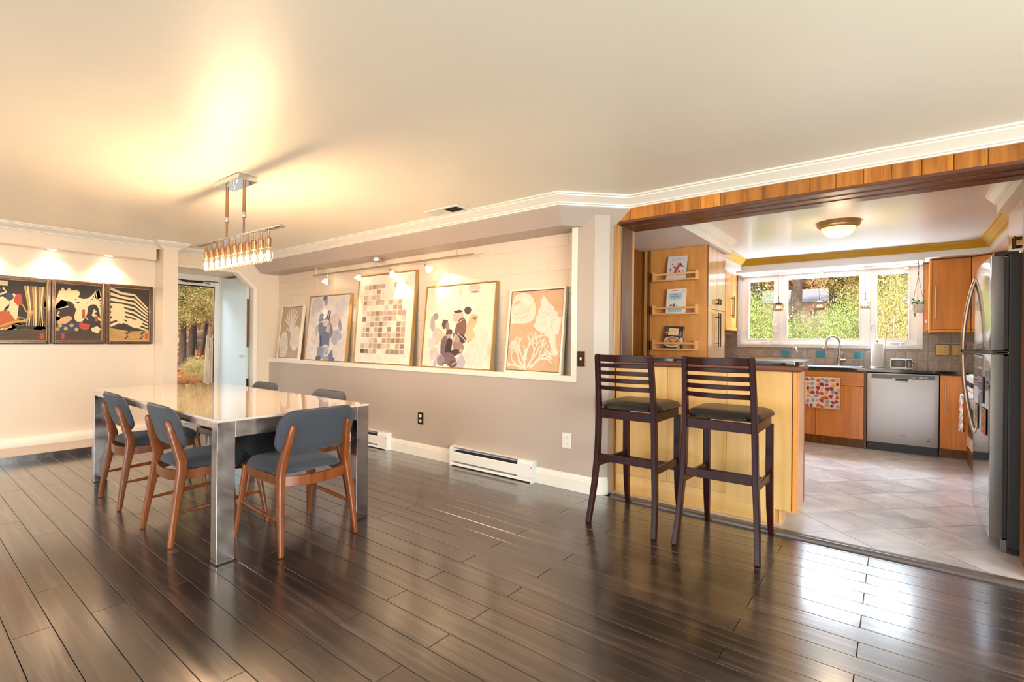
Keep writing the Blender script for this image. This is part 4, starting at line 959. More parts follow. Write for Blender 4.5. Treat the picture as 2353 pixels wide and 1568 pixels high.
# ================================================================== KITCHEN THINGS
MZ, MX = M['maple_z'], M['maple_x']
def bar_handle(parent, p0, p1, off, mat, r=0.006, name='handle'):
    """bar handle from p0 to p1 standing off along vector off"""
    p0, p1, off = Vector(p0), Vector(p1), Vector(off); d = (p1 - p0)
    mb = MB().tube([p0 + off, p1 + off], r, 10)
    for k in (0.12, 0.88): mb.tube([p0 + d * k, p0 + d * k + off], r * 0.8, 8)
    return mb.build(name, mat, parent, smooth=True, angle=50)
# ---- peninsula
pn = thing('peninsula', 'birch panelled peninsula with a black top behind the bar stools', 'peninsula', (0, 0, 0.010))
box(-1.730, -0.606, 3.585, 3.860, 0.0, 0.99).build('body', M['birch_z'], pn)
for a, b in ((-1.730, -1.32), (-1.3185, -0.907), (-0.9055, -0.5135)):
    z0 = 0.145 if b < -0.6 else 0.100
    box(-(b - a) / 2, (b - a) / 2, -0.010, 0.010, -(0.99 - z0) / 2, (0.99 - z0) / 2).build('panel', M['birch_z'], pn, bevel=0.0015, loc=((a + b) / 2, 3.573, (0.99 + z0) / 2))
box(-0.56, 0.56, -0.008, 0.008, -0.0715, 0.0715).build('base_board', M['birch_x'], pn, bevel=0.0015, loc=(-1.168, 3.572, 0.0720))
box(-0.605, -0.489, 3.585, 3.858, 0.100, 0.99).build('end_block', M['birch_z'], pn)
box(-0.5085, -0.485, 3.556, 3.600, 0.096, 0.99).build('corner_post', M['maple_z'], pn, bevel=0.003)
box(-0.490, -0.482, 3.601, 3.835, 0.100, 0.99).build('end_panel', plain('pinkish_birch_end', srgb(206, 160, 124), 0.3), pn)
box(-0.490, -0.479, 3.836, 3.860, 0.100, 0.99).build('end_trim', M['jamb_o'], pn, bevel=0.002)
box(-0.606, -0.588, 3.590, 3.80, 0.0, 0.100).build('toe_board', M['jamb_l'], pn)
box(-0.586, -0.568, 3.590, 3.74, 0.0, 0.100).build('toe_board', M['birch_z'], pn)
MB().sweep([(-1.730, 3.556), (-0.478, 3.556), (-0.478, 3.862)], [(-0.03, 0.990), (0.008, 0.990), (0.016, 0.998), (0.018, 1.010), (0.014, 1.022), (0.004, 1.028), (-0.03, 1.028)]).build('cap_moulding', M['redbrown'], pn, smooth=True, angle=60)
pt = tag(MB().prism([(-1.730, 3.548), (-0.50, 3.548), (-0.478, 3.57), (-0.478, 4.16), (-0.49, 4.175), (-1.730, 4.175)], 1.0385, 1.066).build('countertop', M['granite'], bevel=0.005, seg=3), 'speckled black granite top on the peninsula behind the stools', 'countertop')
# lower cabinets behind the raised bar
t = thing('base_cabinet', 'low cabinet behind the peninsula on its kitchen side', 'cabinet', (0, 0, 0.010))
box(-1.99, -0.56, 3.865, 4.45, 0.0, 1.027).build('body', M['birch_z'], t)
# ---- sink run
sc = thing('base_cabinet', 'orange maple sink cabinet left of the dishwasher', 'cabinet', (0, 0, 0.010))
box(-1.20, -0.252, 6.79, 7.385, 0.10, 0.866).build('body', M['jamb_o'], sc)
box(-1.20, -0.272, 6.845, 7.30, 0.0, 0.10).build('toe_kick', M['jamb_o'], sc)
dr = box(-0.459, 0.459, -0.010, 0.010, -0.077, 0.077).build('drawer_front', MX, sc, bevel=0.0015, loc=(-0.7315, 6.779, 0.7755))
bar_handle(dr, (-0.30, -0.010, 0.0), (0.313, -0.010, 0.0), (0, -0.028, 0), M['steel'], 0.005)
for x in (-0.9625, -0.5025):
    box(-0.2285, 0.2285, -0.010, 0.010, -0.295, 0.295).build('door', MZ, sc, bevel=0.0015, loc=(x, 6.779, 0.398))
box(-0.270, -0.250, 6.772, 6.79, 0.0, 0.866).build('filler', M['jamb_d'], sc)
t = thing('base_cabinet', 'corner base cabinet left of the sink cabinet', 'cabinet', (0, 0, 0.010))
box(-2.07, -1.203, 6.79, 7.385, 0.0, 0.866).build('body', M['jamb_o'], t)
box(-0.42, 0.42, -0.010, 0.010, -0.36, 0.36).build('door', MZ, t, bevel=0.0015, loc=(-1.63, 6.779, 0.49))
rc = thing('base_cabinet', 'narrow maple base cabinet right of the dishwasher', 'cabinet', (0, 0, 0.010))
box(0.372, 1.20, 6.79, 7.385, 0.10, 0.866).build('body', M['jamb_o'], rc)
box(0.372, 0.60, 6.845, 7.30, 0.0, 0.10).build('toe_kick', M['jamb_o'], rc)
d_ = box(-0.1045, 0.1045, -0.010, 0.010, -0.3775, 0.3775).build('door', MZ, rc, bevel=0.0015, loc=(0.4785, 6.779, 0.4765))
bar_handle(d_, (-0.068, -0.010, 0.0), (-0.068, -0.010, 0.335), (0, -0.028, 0), M['steel'], 0.005)
box(0.5835, 0.600, 6.66, 6.79, 0.10, 0.866).build('corner_post', MZ, rc)
ct = tag(MB().prism([(-2.07, 6.745), (0.555, 6.745), (0.575, 6.725), (0.575, 6.66), (1.21, 6.66), (1.21, 7.388), (-2.07, 7.388)], 0.877, 0.912).build('countertop', M['granite'], bevel=0.004), 'black granite worktop under the kitchen window', 'countertop')
# ---- sink and taps
sk_ = thing('sink', 'stainless steel sink set in the black worktop', 'sink', (-0.66, 7.06, 0.912))
MB().prism(rrect(-0.36, 0.36, -0.20, 0.20, 0.05), 0.0, 0.004).build('rim', M['steel'], sk_, bevel=0.0015)
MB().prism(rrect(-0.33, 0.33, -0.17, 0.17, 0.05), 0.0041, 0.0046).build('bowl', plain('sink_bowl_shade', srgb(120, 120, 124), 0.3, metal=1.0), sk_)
fa = thing('faucet', 'tall gooseneck kitchen faucet at the sink', 'faucet', (-0.548, 7.300, 0.912))
MB().lathe([(0.026, 0.0), (0.027, 0.006), (0.021, 0.012), (0.020, 0.10), (0.017, 0.112), (0.013, 0.118)], 18).build('base', M['nickel'], fa, smooth=True)
arc = [(0, 0, 0.115), (0.002, 0, 0.25)] + [(-0.062 + 0.064 * cos(a), -0.062 * (1 - cos(a)) * 0.7, 0.29 + 0.075 * sin(a)) for a in [pi * k / 10 for k in range(0, 11)]] + [(-0.132, -0.095, 0.25)]
MB().tube(arc, 0.0125, 14).build('gooseneck', M['nickel'], fa, smooth=True)
MB().tube([(-0.131, -0.094, 0.255), (-0.137, -0.099, 0.235), (-0.146, -0.106, 0.200), (-0.147, -0.107, 0.196)], [0.014, 0.017, 0.021, 0.012], 14).build('spray_head', M['nickel'], fa, smooth=True)
MB().tube([(0.015, 0, 0.072), (0.070, -0.01, 0.072)], 0.017, 14).build('lever_body', M['nickel'], fa, smooth=True)
MB().tube([(0.040, -0.005, 0.085), (0.044, -0.005, 0.130), (0.047, -0.005, 0.150)], [0.005, 0.0045, 0.007], 8).build('lever', M['nickel'], fa, smooth=True)
ff = thing('filter_tap', 'thin white tipped water filter tap left of the main faucet', 'faucet', (-1.055, 7.28, 0.912))
MB().lathe([(0.016, 0), (0.016, 0.02), (0.009, 0.035), (0.006, 0.04)], 14).build('base', M['chrome'], ff, smooth=True)
MB().tube([(0, 0, 0.035), (0, 0, 0.19), (0.008, -0.004, 0.212), (0.025, -0.014, 0.222), (0.045, -0.026, 0.212)], 0.0045, 10).build('neck', M['chrome'], ff, smooth=True)
MB().tube([(0.030, -0.017, 0.222), (0.050, -0.028, 0.205), (0.060, -0.034, 0.165)], [0.010, 0.012, 0.006], 10).build('spout', M['white'], ff, smooth=True)
sd = thing('soap_bottle', 'small white soap bottle at the back of the sink beside the filter tap', 'bottle', (-1.115, 7.27, 0.912))
MB().lathe([(0.028, 0), (0.030, 0.004), (0.030, 0.035), (0.018, 0.045), (0.010, 0.048)], 16).build('bottle', M['white'], sd, smooth=True)
MB().tube([(0, 0, 0.047), (0, 0, 0.066), (0.016, -0.008, 0.068)], 0.004, 8).build('pump', M['chrome'], sd, smooth=True)
# ---- paper towel roll
pr_ = thing('paper_towel_roll', 'white paper towel roll on an upright holder beside the radio', 'paper towels', (-0.165, 7.20, 0.912))
MB().lathe([(0.070, 0), (0.072, 0.004), (0.068, 0.009)], 24).build('holder_base', M['steel'], pr_, smooth=True)
MB().lathe([(0.058, 0.010), (0.060, 0.013), (0.060, 0.272), (0.057, 0.276), (0.021, 0.276)], 28).build('roll', plain('white_tissue', (0.88, 0.87, 0.86), 0.9), pr_, smooth=True, angle=50)
MB().tube([(0, 0, 0.005), (0, 0, 0.300)], 0.006, 10).build('rod', M['steel'], pr_)
MB().lathe([(0.006, 0.298), (0.011, 0.304), (0.007, 0.314)], 12).build('finial', M['black'], pr_, smooth=True)
MB().tube([(0.074, 0.01, 0.004), (0.076, 0.01, 0.30), (0.074, 0.01, 0.345)], 0.004, 8).build('tension_arm', M['steel'], pr_)
# ---- radio
ra = thing('radio', 'small silver portable radio on the worktop beside the backsplash', 'radio', (0.056, 7.215, 0.912))
MB().prism(rrect(-0.102, 0.102, 0.0, 0.104, 0.016, 4), -0.030, 0.030, 'y').build('case', plain('silver_plastic', srgb(206, 202, 198), 0.3, metal=0.4), ra, bevel=0.002)
MB().prism(rrect(-0.092, 0.040, 0.010, 0.094, 0.014, 4), -0.033, -0.029, 'y').build('speaker_grille', plain('grey_mesh', srgb(112, 108, 100), 0.6), ra)
MB().prism([(-0.026 + 0.034 * cos(2 * pi * k / 20), 0.052 + 0.034 * sin(2 * pi * k / 20)) for k in range(20)], -0.034, -0.0325, 'y').build('speaker_cone', plain('pale_grey_mesh', srgb(142, 138, 130), 0.6), ra)
box(0.046, 0.096, -0.034, -0.028, 0.006, 0.096).build('dial_panel', plain('dark_dial', srgb(54, 36, 36), 0.3), ra, bevel=0.001)
box(0.052, 0.092, -0.0346, -0.0338, 0.044, 0.048).build('dial_line', plain('red_dial_line', srgb(196, 60, 40), 0.4), ra)
box(0.068, 0.071, -0.0348, -0.0338, 0.020, 0.080).build('dial_pointer', M['white'], ra)
MB().tube([(0.102, 0, 0.060), (0.112, 0, 0.060)], 0.012, 12).build('tuning_knob', M['black'], ra)
MB().tube([(-0.098, 0.02, 0.106), (0.100, 0.02, 0.107)], 0.003, 8).build('antenna', M['chrome'], ra)
# ---- plates on the backsplash
def brass_plate(x, name, label, cat):
    t = thing(name, label, cat, (x, 7.381, 1.125)); box(-0.056, 0.056, -0.006, 0, -0.060, 0.060).build('plate', M['brass'], t, bevel=0.002)
    box(-0.060, 0.060, -0.002, 0.001, -0.064, 0.064).build('rim', M['bronze'], t); return t
t = brass_plate(0.424, 'light_switch', 'brass double toggle switch plate on the backsplash under the upper cabinet', 'light switch')
for x in (-0.023, 0.023):
    box(x - 0.005, x + 0.005, -0.016, -0.005, -0.010, 0.010).build('toggle', M['brass'], t, bevel=0.0015)
    for z in (-0.03, 0.03): MB().tube([(x, -0.0085, z), (x, -0.005, z)], 0.0045, 8).build('screw', M['bronze'], t)
t = brass_plate(0.560, 'outlet', 'brass outlet plate on the backsplash beside the fridge handle', 'outlet')
MB().prism(rrect(-0.040, -0.006, -0.034, 0.034, 0.004, 3), -0.008, -0.005, 'y').build('socket', plain('almond_plastic', srgb(226, 186, 140), 0.4), t)
box(0.014, 0.030, -0.009, -0.005, -0.018, 0.018).build('switch_block', M['bronze'], t)
for x in (-0.030, -0.016):
    for z in (-0.018, 0.016): box(x - 0.0012, x + 0.0012, -0.0086, -0.0078, z - 0.005, z + 0.005).build('slot', M['dark'], t)
# ---- dishwasher
dw = thing('dishwasher', 'stainless steel dishwasher between the maple cabinets', 'dishwasher', (0.0595, 6.77, 0.010))
box(-0.298, 0.298, 0.012, 0.58, 0.10, 0.858).build('tub', M['black'], dw)
sf_ = MB(); nn = 12
pts = [(-0.303 + 0.606 * i / nn, -0.006 * (1 - (2 * i / nn - 1) ** 2) - 0.004) for i in range(nn + 1)]
MB().prism(pts + [(0.303, 0.014), (-0.303, 0.014)], 0.096, 0.8565).build('door', M['steel'], dw, bevel=0.003, angle=50)
box(-0.264, 0.268, -0.0125, -0.004, 0.800, 0.846).build('control_panel', plain('grey_control_strip', srgb(98, 94, 92), 0.3, metal=0.5), dw, bevel=0.002)
MB().prism([(-0.082, 0.808), (0.082, 0.808), (0.072, 0.776), (0.05, 0.764), (-0.05, 0.764), (-0.072, 0.776)], -0.0135, -0.006, 'y').build('handle_recess', M['steel'], dw, bevel=0.003)
MB().prism([(-0.062, 0.804), (0.062, 0.804), (0.050, 0.778), (-0.050, 0.778)], -0.0145, -0.0125, 'y').build('handle_shadow_gap', M['black'], dw)
for x in (0.100, 0.150, 0.166, 0.19, 0.206): box(x - 0.006, x + 0.006, -0.0138, -0.012, 0.816, 0.828).build('button', M['steel'], dw, bevel=0.001)
box(-0.300, 0.300, 0.045, 0.060, 0.0, 0.094).build('toe_panel', M['black'], dw)
MB().tube([(-0.275, 0.046, 0.055), (-0.275, 0.042, 0.055)], 0.005, 8).build('screw', M['steel'], dw)
def text(body, size, loc, rot, mat, parent, name='lettering', font=None, align='CENTER'):
    cu = bpy.data.curves.new('t', 'FONT'); cu.body = body; cu.size = size; cu.align_x = align; cu.align_y = 'CENTER'; cu.extrude = 0.0002
    tmp = bpy.data.objects.new('t', cu); COL.objects.link(tmp)
    dg = bpy.context.evaluated_depsgraph_get(); me = bpy.data.meshes.new_from_object(tmp.evaluated_get(dg))
    bpy.data.objects.remove(tmp); bpy.data.curves.remove(cu)
    me.materials.clear(); me.materials.append(mat)
    o = bpy.data.objects.new(name, me); link(o, parent); o.location = loc; o.rotation_euler = rot; return o
text('Whirlpool', 0.017, (0.003, -0.0106, 0.193), (pi / 2, 0, 0), plain('grey_letter_print', srgb(92, 84, 84), 0.5), dw)
st_k = []
st_k.append(([(0.5 + 0.5 * cos(2 * pi * k / 24), 0.5 + 0.5 * sin(2 * pi * k / 24)) for k in range(24)], (186, 180, 186)))
st_k.append((blob(0.40, 0.48, 0.20, 0.20, 0, 14, .05, 1), (60, 64, 110)))
st_k.append((blob(0.42, 0.48, 0.08, 0.08, 0, 10, .1, 2), (216, 206, 212)))
for k in range(3): st_k.append((ribbon([(0.45, 0.62 - 0.13 * k), (0.65, 0.58 - 0.13 * k), (0.85, 0.50 - 0.13 * k)], 0.07), (150, 62, 78)))
for k in range(10): a = 0.3 + 0.26 * k; st_k.append((ribbon([(0.5 + 0.40 * cos(a), 0.5 + 0.40 * sin(a)), (0.5 + 0.40 * cos(a + .16), 0.5 + 0.40 * sin(a + .16))], 0.08), (104, 100, 120)))
p = flatprint(st_k, 0.052, 0.042, M['print'], dw, 'sticker'); p.location = (0.203, -0.0078, 0.142)
# ---- towels
def towel_print(w, h, seed):
    r = random.Random(seed); it = [(FULL, (240, 232, 222))]
    reds, ors, yel, gry, grn = [(196, 46, 52), (178, 40, 60)], [(232, 112, 44), (226, 96, 40)], [(244, 190, 110)], [(178, 184, 196), (160, 170, 186)], [(118, 122, 68), (140, 140, 84)]
    cells = [(i, j) for i in range(7) for j in range(7)]
    for i, j in cells:
        cx, cy = (i + 0.5 + r.uniform(-.25, .25)) / 7, (j + 0.5 + r.uniform(-.25, .25)) / 7
        for _ in range(2): 
            a = r.uniform(0, 6.28); it.append((ribbon([(cx, cy), (cx + 0.05 * cos(a), cy + 0.05 * sin(a)), (cx + 0.09 * cos(a + .3), cy + 0.09 * sin(a + .3))], 0.022, 0.006), r.choice(grn)))
        q_ = r.random()
        c = r.choice(reds) if q_ < .32 else r.choice(ors) if q_ < .55 else r.choice(yel) if q_ < .68 else r.choice(gry) if q_ < .9 else None
        if c: it.append((blob(cx, cy, r.uniform(.045, .075), r.uniform(.045, .07), r.uniform(0, 3), 12, .16, i * 9 + j), c)); it.append((blob(cx + .01, cy - .01, .025, .025, 0, 8, .2, j), tuple(int(k * 0.85) for k in c)))
    return it
t = thing('dish_towel', 'white dish towel with red and orange flowers on the sink cabinet handle', 'towel', (-0.838, 6.7305, 0.437))
tw, thh = 0.345, 0.352
mb = MB()
nx_, ny_ = 14, 14
vs = []; fs = []
for j in range(ny_ + 1):
    for i in range(nx_ + 1):
        vs.append((tw * i / nx_, -0.002 * sin(i * 0.9) * (1 - j / ny_) + 0.001, thh * j / ny_ - 0.004 * (i / nx_) * (1 - j / ny_)))
for j in range(ny_):
    for i in range(nx_): a = j * (nx_ + 1) + i; fs.append((a, a + 1, a + nx_ + 2, a + nx_ + 1))
n0 = len(vs); 
prof = [(0.006, thh + 0.0045), (0.014, thh + 0.0035), (0.019, thh - 0.006), (0.020, thh - 0.12)]
for a, z in prof:
    for i in range(nx_ + 1): vs.append((tw * i / nx_, a - 0.001, z))
prev = ny_ * (nx_ + 1)
for k in range(len(prof)):
    base = n0 + k * (nx_ + 1)
    for i in range(nx_): fs.append((prev + i, prev + i + 1, base + i + 1, base + i))
    prev = base
mb.add(vs, fs).build('cloth', plain('towel_cotton', srgb(238, 230, 220), 0.9), t, smooth=True, angle=180)
p = flatprint(towel_print(1, 1, 4), tw - 0.004, thh - 0.004, M['print'], t, 'flower_print', step=0.00004); p.location = (0.002, -0.0030, 0.002)
# ---- upper cabinets
uc = thing('wall_cabinet', 'maple upper cabinet with a long bar handle right of the window', 'cabinet', (0, 0, 0))
box(0.300, 0.628, 7.072, 7.392, 1.350, 2.112).build('body', MZ, uc)
d_ = box(-0.155, 0.155, -0.010, 0.010, -0.376, 0.376).build('door', MZ, uc, bevel=0.002, loc=(0.4695, 7.061, 1.7285))
bar_handle(d_, (-0.128, -0.010, -0.265), (-0.128, -0.010, 0.085), (0, -0.030, 0), M['steel'], 0.006)
box(0.292, 0.6275, 7.046, 7.392, 1.315, 1.349).build('light_rail', MX, uc, bevel=0.012, seg=4)
box(0.292, 0.313, 7.050, 7.392, 1.350, 2.112).build('side_panel', MZ, uc, bevel=0.004)
box(0.290, 0.6275, 7.044, 7.392, 2.1125, 2.1195).build('top_rail', M['jamb_o'], uc)
box(0.262, 0.291, 7.36, 7.392, 1.340, 2.112).build('filler', M['maple_z'], uc)
tag(box(0.271, 0.289, 7.33, 7.359, 1.43, 1.465).build('hook_block', M['white'], bevel=0.003), 'small white clip on the side of the right upper cabinet', 'clip')
cc = thing('wall_cabinet', 'angled maple corner cabinet beside the fridge', 'cabinet', (0, 0, 0))
MB().prism([(0.632, 7.070), (0.94, 6.762), (1.215, 6.762), (1.215, 7.392), (0.632, 7.392)], 1.350, 2.112).build('body', MZ, cc)
MB().prism([(0.632, 7.05), (0.93, 6.752), (1.215, 6.75), (1.215, 7.392), (0.632, 7.392)], 1.315, 1.349).build('light_rail', MX, cc, bevel=0.006)
d_ = box(-0.205, 0.205, -0.010, 0.010, -0.376, 0.376).build('door', MZ, cc, bevel=0.002, loc=(0.782, 6.904, 1.7285)); d_.rotation_euler = (0, 0, -pi / 4)
bar_handle(d_, (-0.172, -0.010, -0.26), (-0.172, -0.010, 0.085), (0, -0.030, 0), M['steel'], 0.005)
MB().prism([(0.632, 7.05), (0.93, 6.752), (1.215, 6.75), (1.215, 7.392), (0.632, 7.392)], 2.1125, 2.1195).build('top_rail', M['jamb_o'], cc)
lc = thing('wall_cabinet', 'maple upper cabinet left of the window beyond the pantry', 'cabinet', (0, 0, 0))
box(-2.078, -1.758, 6.745, 7.280, 1.385, 2.118).build('body', MZ, lc)
for y in (6.8775, 7.1455):
    d_ = box(-0.010, 0.010, -0.131, 0.131, -0.365, 0.365).build('door', MZ, lc, bevel=0.002, loc=(-1.747, y, 1.752))
    s_ = 0.10 if y < 7 else -0.10
    bar_handle(d_, (0.010, s_, -0.235), (0.010, s_, 0.06), (0.028, 0, 0), M['bronze'], 0.005)
box(-2.078, -1.728, 6.74, 7.285, 1.345, 1.384).build('light_rail', MX, lc, bevel=0.012, seg=4)
box(-2.078, -1.748, 7.286, 7.392, 1.345, 2.118).build('filler', M['jamb_d'], lc)  # dark board closing the open gap; its brown stands for the shade there
# ---- pantry with book racks on its side
pc = thing('pantry_cabinet', 'tall maple pantry cabinet behind the peninsula', 'cabinet', (0, 0, 0.010))
box(-2.075, -1.445, 4.890, 5.498, 0.0, 2.108).build('body', M['pantry'], pc)
box(-0.2825, 0.2825, -0.009, 0.009, -1.054, 1.054).build('side_panel', M['pantry'], pc, loc=(-1.7085, 4.880, 1.054))
box(-1.4255, -1.418, 4.872, 4.8895, 0.0, 2.108).build('edge_strip', M['jamb_o'], pc)
for y in (5.0405, 5.3455):
    for z0, z1 in ((0.10, 1.497), (1.502, 2.104)):
        d_ = box(-0.010, 0.010, -0.1505, 0.1505, -(z1 - z0) / 2, (z1 - z0) / 2).build('door', wood('pantry_door_glare', srgb(206, 160, 116), srgb(222, 182, 140), srgb(230, 196, 158), 'z', 0.6, 0.12, 7, 0.01, 0.6, 0.05) if 'maple_glare' not in M else M['maple_glare'], pc, bevel=0.002, loc=(-1.434, y, (z0 + z1) / 2))  # maple doors lightened in colour to carry the window glare
        M.setdefault('maple_glare', d_.data.materials[0])
        s_ = 0.118 if y < 5.2 else -0.118; zc = (z0 + z1) / 2
        a, b = (1.128, 1.468) if z0 < 1 else (1.556, 1.612)
        bar_handle(d_, (0.010, s_, a - zc), (0.010, s_, b - zc), (0.030, 0, 0), M['bronze'], 0.0055)
# boards beside the pantry
wk = struct(box(-2.079, -1.992, 4.895, 4.92, 0.0, 2.118).build('trim_10', M['jamb_o']), 'dark and light boards left of the pantry')
for x0, x1, y0, mt in ((-2.0785, -2.050, 4.86, 'jamb_o'), (-2.049, -2.018, 4.845, 'jamb_l')): box(x0, x1, y0, 4.895, 0.0, 2.118).build('jamb_board', M[mt], wk, bevel=0.002)
box(-2.017, -1.993, 4.85, 4.895, 0.0, 2.118).build('jamb_board', M['jamb_d'], wk, bevel=0.002)
def rack(z, label):
    t = thing('book_rack', label, 'rack', (-1.9365, 4.8705, z), group='pale wood racks on the pantry side')
    L = 0.434; D = 0.082
    box(0, L, -D, 0, 0, 0.014).build('base', M['beech'], t, bevel=0.0015)
    for x in (0, L - 0.013): box(x, x + 0.013, -D, 0, 0.0142, 0.094).build('end', M['beech'], t, bevel=0.0015)
    box(0.0132, L - 0.0132, -D, -D + 0.012, 0.055, 0.075).build('rail', M['beech'], t, bevel=0.0015)
    return t
rack(1.790, 'uppermost pale wood book rack on the pantry side'); rack(1.456, 'middle pale wood book rack on the pantry side'); rack(1.108, 'lowest pale wood book rack on the pantry side')
def book(label, x0, x1, z, h, th, cover_col, items, lean=0.10, roll=0.0):
    w = x1 - x0
    t = thing('cookbook', label, 'book', (x0, 4.805, z + 0.0155), rot=(-lean, roll, 0), group='cookbooks on the pantry racks')
    box(0.001, w - 0.004, 0.0015, th - 0.0015, 0.002, h - 0.003).build('pages', plain('book_pages', srgb(232, 222, 204), 0.8), t)
    c = plain('cover_' + str(int(x0 * -1000 + z * 10)), srgb(*cover_col), 0.35)
    MB().box(0, w, 0, 0.0014, 0, h).box(0, w, th - 0.0014, th, 0, h).box(-0.0008, 0.0012, 0, th, 0, h).build('cover', c, t)
    p = flatprint(items, w, h, M['print'], t, 'cover_print', step=0.00006); p.location = (0, -0.0005, 0)
    return t
it = [(FULL, (214, 206, 204))]
for k in range(8): it.append((ribbon([(0.22 + 0.07 * k, 0.845), (0.26 + 0.07 * k, 0.875)], 0.03), (176, 168, 164)))
r = random.Random(2)
for k in range(26):
    a = r.uniform(0, 6.28); d = r.uniform(0.05, 0.36); it.append((blob(0.50 + d * cos(a), 0.42 + d * sin(a) * 0.75, r.uniform(.03, .07), r.uniform(.02, .05), a, 10, .2, k), r.choice([(52, 44, 40), (84, 70, 60), (120, 126, 96), (60, 66, 46), (160, 120, 110), (232, 216, 200)])))
it.append((ribbon([(0.42, 0.24), (0.50, 0.42), (0.62, 0.60), (0.66, 0.68), (0.72, 0.62), (0.70, 0.54)], 0.13, 0.07), (176, 36, 40))); it.append((ribbon([(0.46, 0.30), (0.55, 0.48), (0.64, 0.62)], 0.03, 0.02), (222, 96, 86)))
b1 = book('grey cookbook with a red vegetable bouquet on the uppermost rack', -1.805, -1.612, 1.790, 0.236, 0.020, (60, 52, 48), it, 0.17, radians(2))
box(0.180, 0.201, 0.008, 0.009, 0.165, 0.187).build('bookmark', plain('pink_tab', srgb(238, 110, 96), 0.5), b1)
it = [(FULL, (236, 226, 216)), ([(0.10, 0.04), (0.84, 0.04), (0.84, 0.82), (0.10, 0.82)], (232, 226, 222)), ([(0.10, 0.62), (0.84, 0.62), (0.84, 0.82), (0.10, 0.82)], (158, 206, 228)), ([(0.10, 0.50), (0.84, 0.50), (0.84, 0.62), (0.10, 0.62)], (206, 224, 230)), ([(0.10, 0.04), (0.84, 0.04), (0.84, 0.17), (0.10, 0.17)], (142, 200, 222)),
      ([(0.18, 0.28), (0.33, 0.28), (0.34, 0.35), (0.20, 0.355)], (126, 108, 104)), ([(0.34, 0.26), (0.48, 0.27), (0.48, 0.385), (0.38, 0.37)], (104, 84, 82)), ([(0.30, 0.905), (0.60, 0.91), (0.60, 0.94), (0.30, 0.935)], (226, 120, 110)), (blob(0.90, 0.90, 0.03, 0.03, 0, 10, .1, 1), (120, 110, 90)), (blob(0.56, 0.285, 0.02, 0.03, 0, 8, .1, 1), (80, 70, 70))]
b2 = book('pale cookbook with sky blue cover picture on the middle rack', -1.803, -1.617, 1.456, 0.242, 0.030, (236, 226, 216), it, 0.12)
ink = plain('dark_ink', srgb(48, 72, 84), 0.6)
text('What', 0.020, (0.088, -0.0013, 0.184), (pi / 2, 0, 0), ink, b2); text('We Cook', 0.020, (0.088, -0.0013, 0.164), (pi / 2, 0, 0), ink, b2); text('on Cape Cod', 0.016, (0.088, -0.0013, 0.146), (pi / 2, 0, 0), ink, b2)
it = [(FULL, (58, 44, 40)), ([(0.03, 0.60), (0.20, 0.60), (0.22, 0.96), (0.05, 0.97)], (92, 78, 74)), (blob(0.45, 0.30, 0.50, 0.24, 0, 24, .02, 1), (216, 204, 178)), (blob(0.45, 0.31, 0.42, 0.19, 0, 24, .03, 2), (188, 120, 80)), ([(0.20, 0.60), (0.74, 0.58), (0.76, 0.90), (0.22, 0.92)], (240, 206, 160)), ([(0.80, 0.55), (0.90, 0.55), (0.93, 0.78), (0.83, 0.78)], (134, 134, 128)), (blob(0.92, 0.36, 0.06, 0.16, 0, 14, .1, 3), (220, 196, 180)), ([(0.03, 0.70), (0.20, 0.72), (0.20, 0.735), (0.03, 0.715)], (232, 226, 214))]
r = random.Random(6)
for k in range(22): it.append((blob(0.16 + 0.60 * r.random(), 0.22 + 0.20 * r.random(), .05, .035, r.uniform(0, 3), 9, .2, k), r.choice([(232, 150, 100), (206, 96, 52), (244, 190, 120), (120, 52, 30), (236, 170, 140)])))
for k in range(8): it.append((ribbon([(0.28 + 0.05 * k, 0.80), (0.31 + 0.05 * k, 0.80)], 0.03), (206, 172, 124)))
for k in range(6): it.append((ribbon([(0.28 + 0.055 * k, 0.105), (0.315 + 0.055 * k, 0.105)], 0.03), (206, 200, 196)))
it.append((blob(0.80, 0.06, 0.12, 0.06, 0.3, 14, .1, 5), (180, 150, 100)))
book('dark cookbook showing a bowl of pasta on the lowest rack', -1.826, -1.640, 1.108, 0.222, 0.028, (44, 36, 34), it, 0.16, radians(1.5))
# ---- fridge
fr = thing('refrigerator', 'stainless top freezer refrigerator with dark sides at the right of the kitchen', 'refrigerator', (0, 0, 0.010))
box(0.502, 1.19, 3.885, 4.655, 0.035, 1.688).build('body', M['fdark'], fr, bevel=0.006)
box(0.52, 1.18, 3.90, 4.64, 0.0, 0.035).build('plinth', M['black'], fr)
def fdoor(z0, z1):
    n_ = 14; pts = []
    for i in range(n_ + 1):
        y = 3.890 + 0.760 * i / n_; s_ = 2 * i / n_ - 1
        pts.append((0.425 + 0.004 * s_ * s_, y))
    d_ = MB().prism(pts + [(0.484, 4.650), (0.484, 3.890)], z0, z1).build('door', [M['fsteel'], M['fgrey']], fr, bevel=0.003, angle=30)
    for p_ in d_.data.polygons:
        if p_.normal.y < -0.7 or p_.normal.x > 0.5: p_.material_index = 1
    return d_
fdoor(1.142, 1.680); fdoor(0.075, 1.120)
for z0, z1 in ((1.15, 1.67), (0.085, 1.11)): box(0.485, 0.5015, 3.90, 4.64, z0, z1).build('gasket', M['black'], fr)
box(0.438, 0.50, 3.895, 4.645, 1.122, 1.140).build('divider', M['black'], fr)
box(0.455, 0.515, 3.895, 3.935, 1.1255, 1.1365).build('hinge', M['chrome'], fr, bevel=0.003)
box(0.44, 0.54, 3.892, 3.96, 1.682, 1.700).build('hinge_cover', M['fdark'], fr, bevel=0.003)
box(0.482, 0.502, 3.905, 3.955, 0.0, 0.073).build('foot', M['fgrey'], fr)
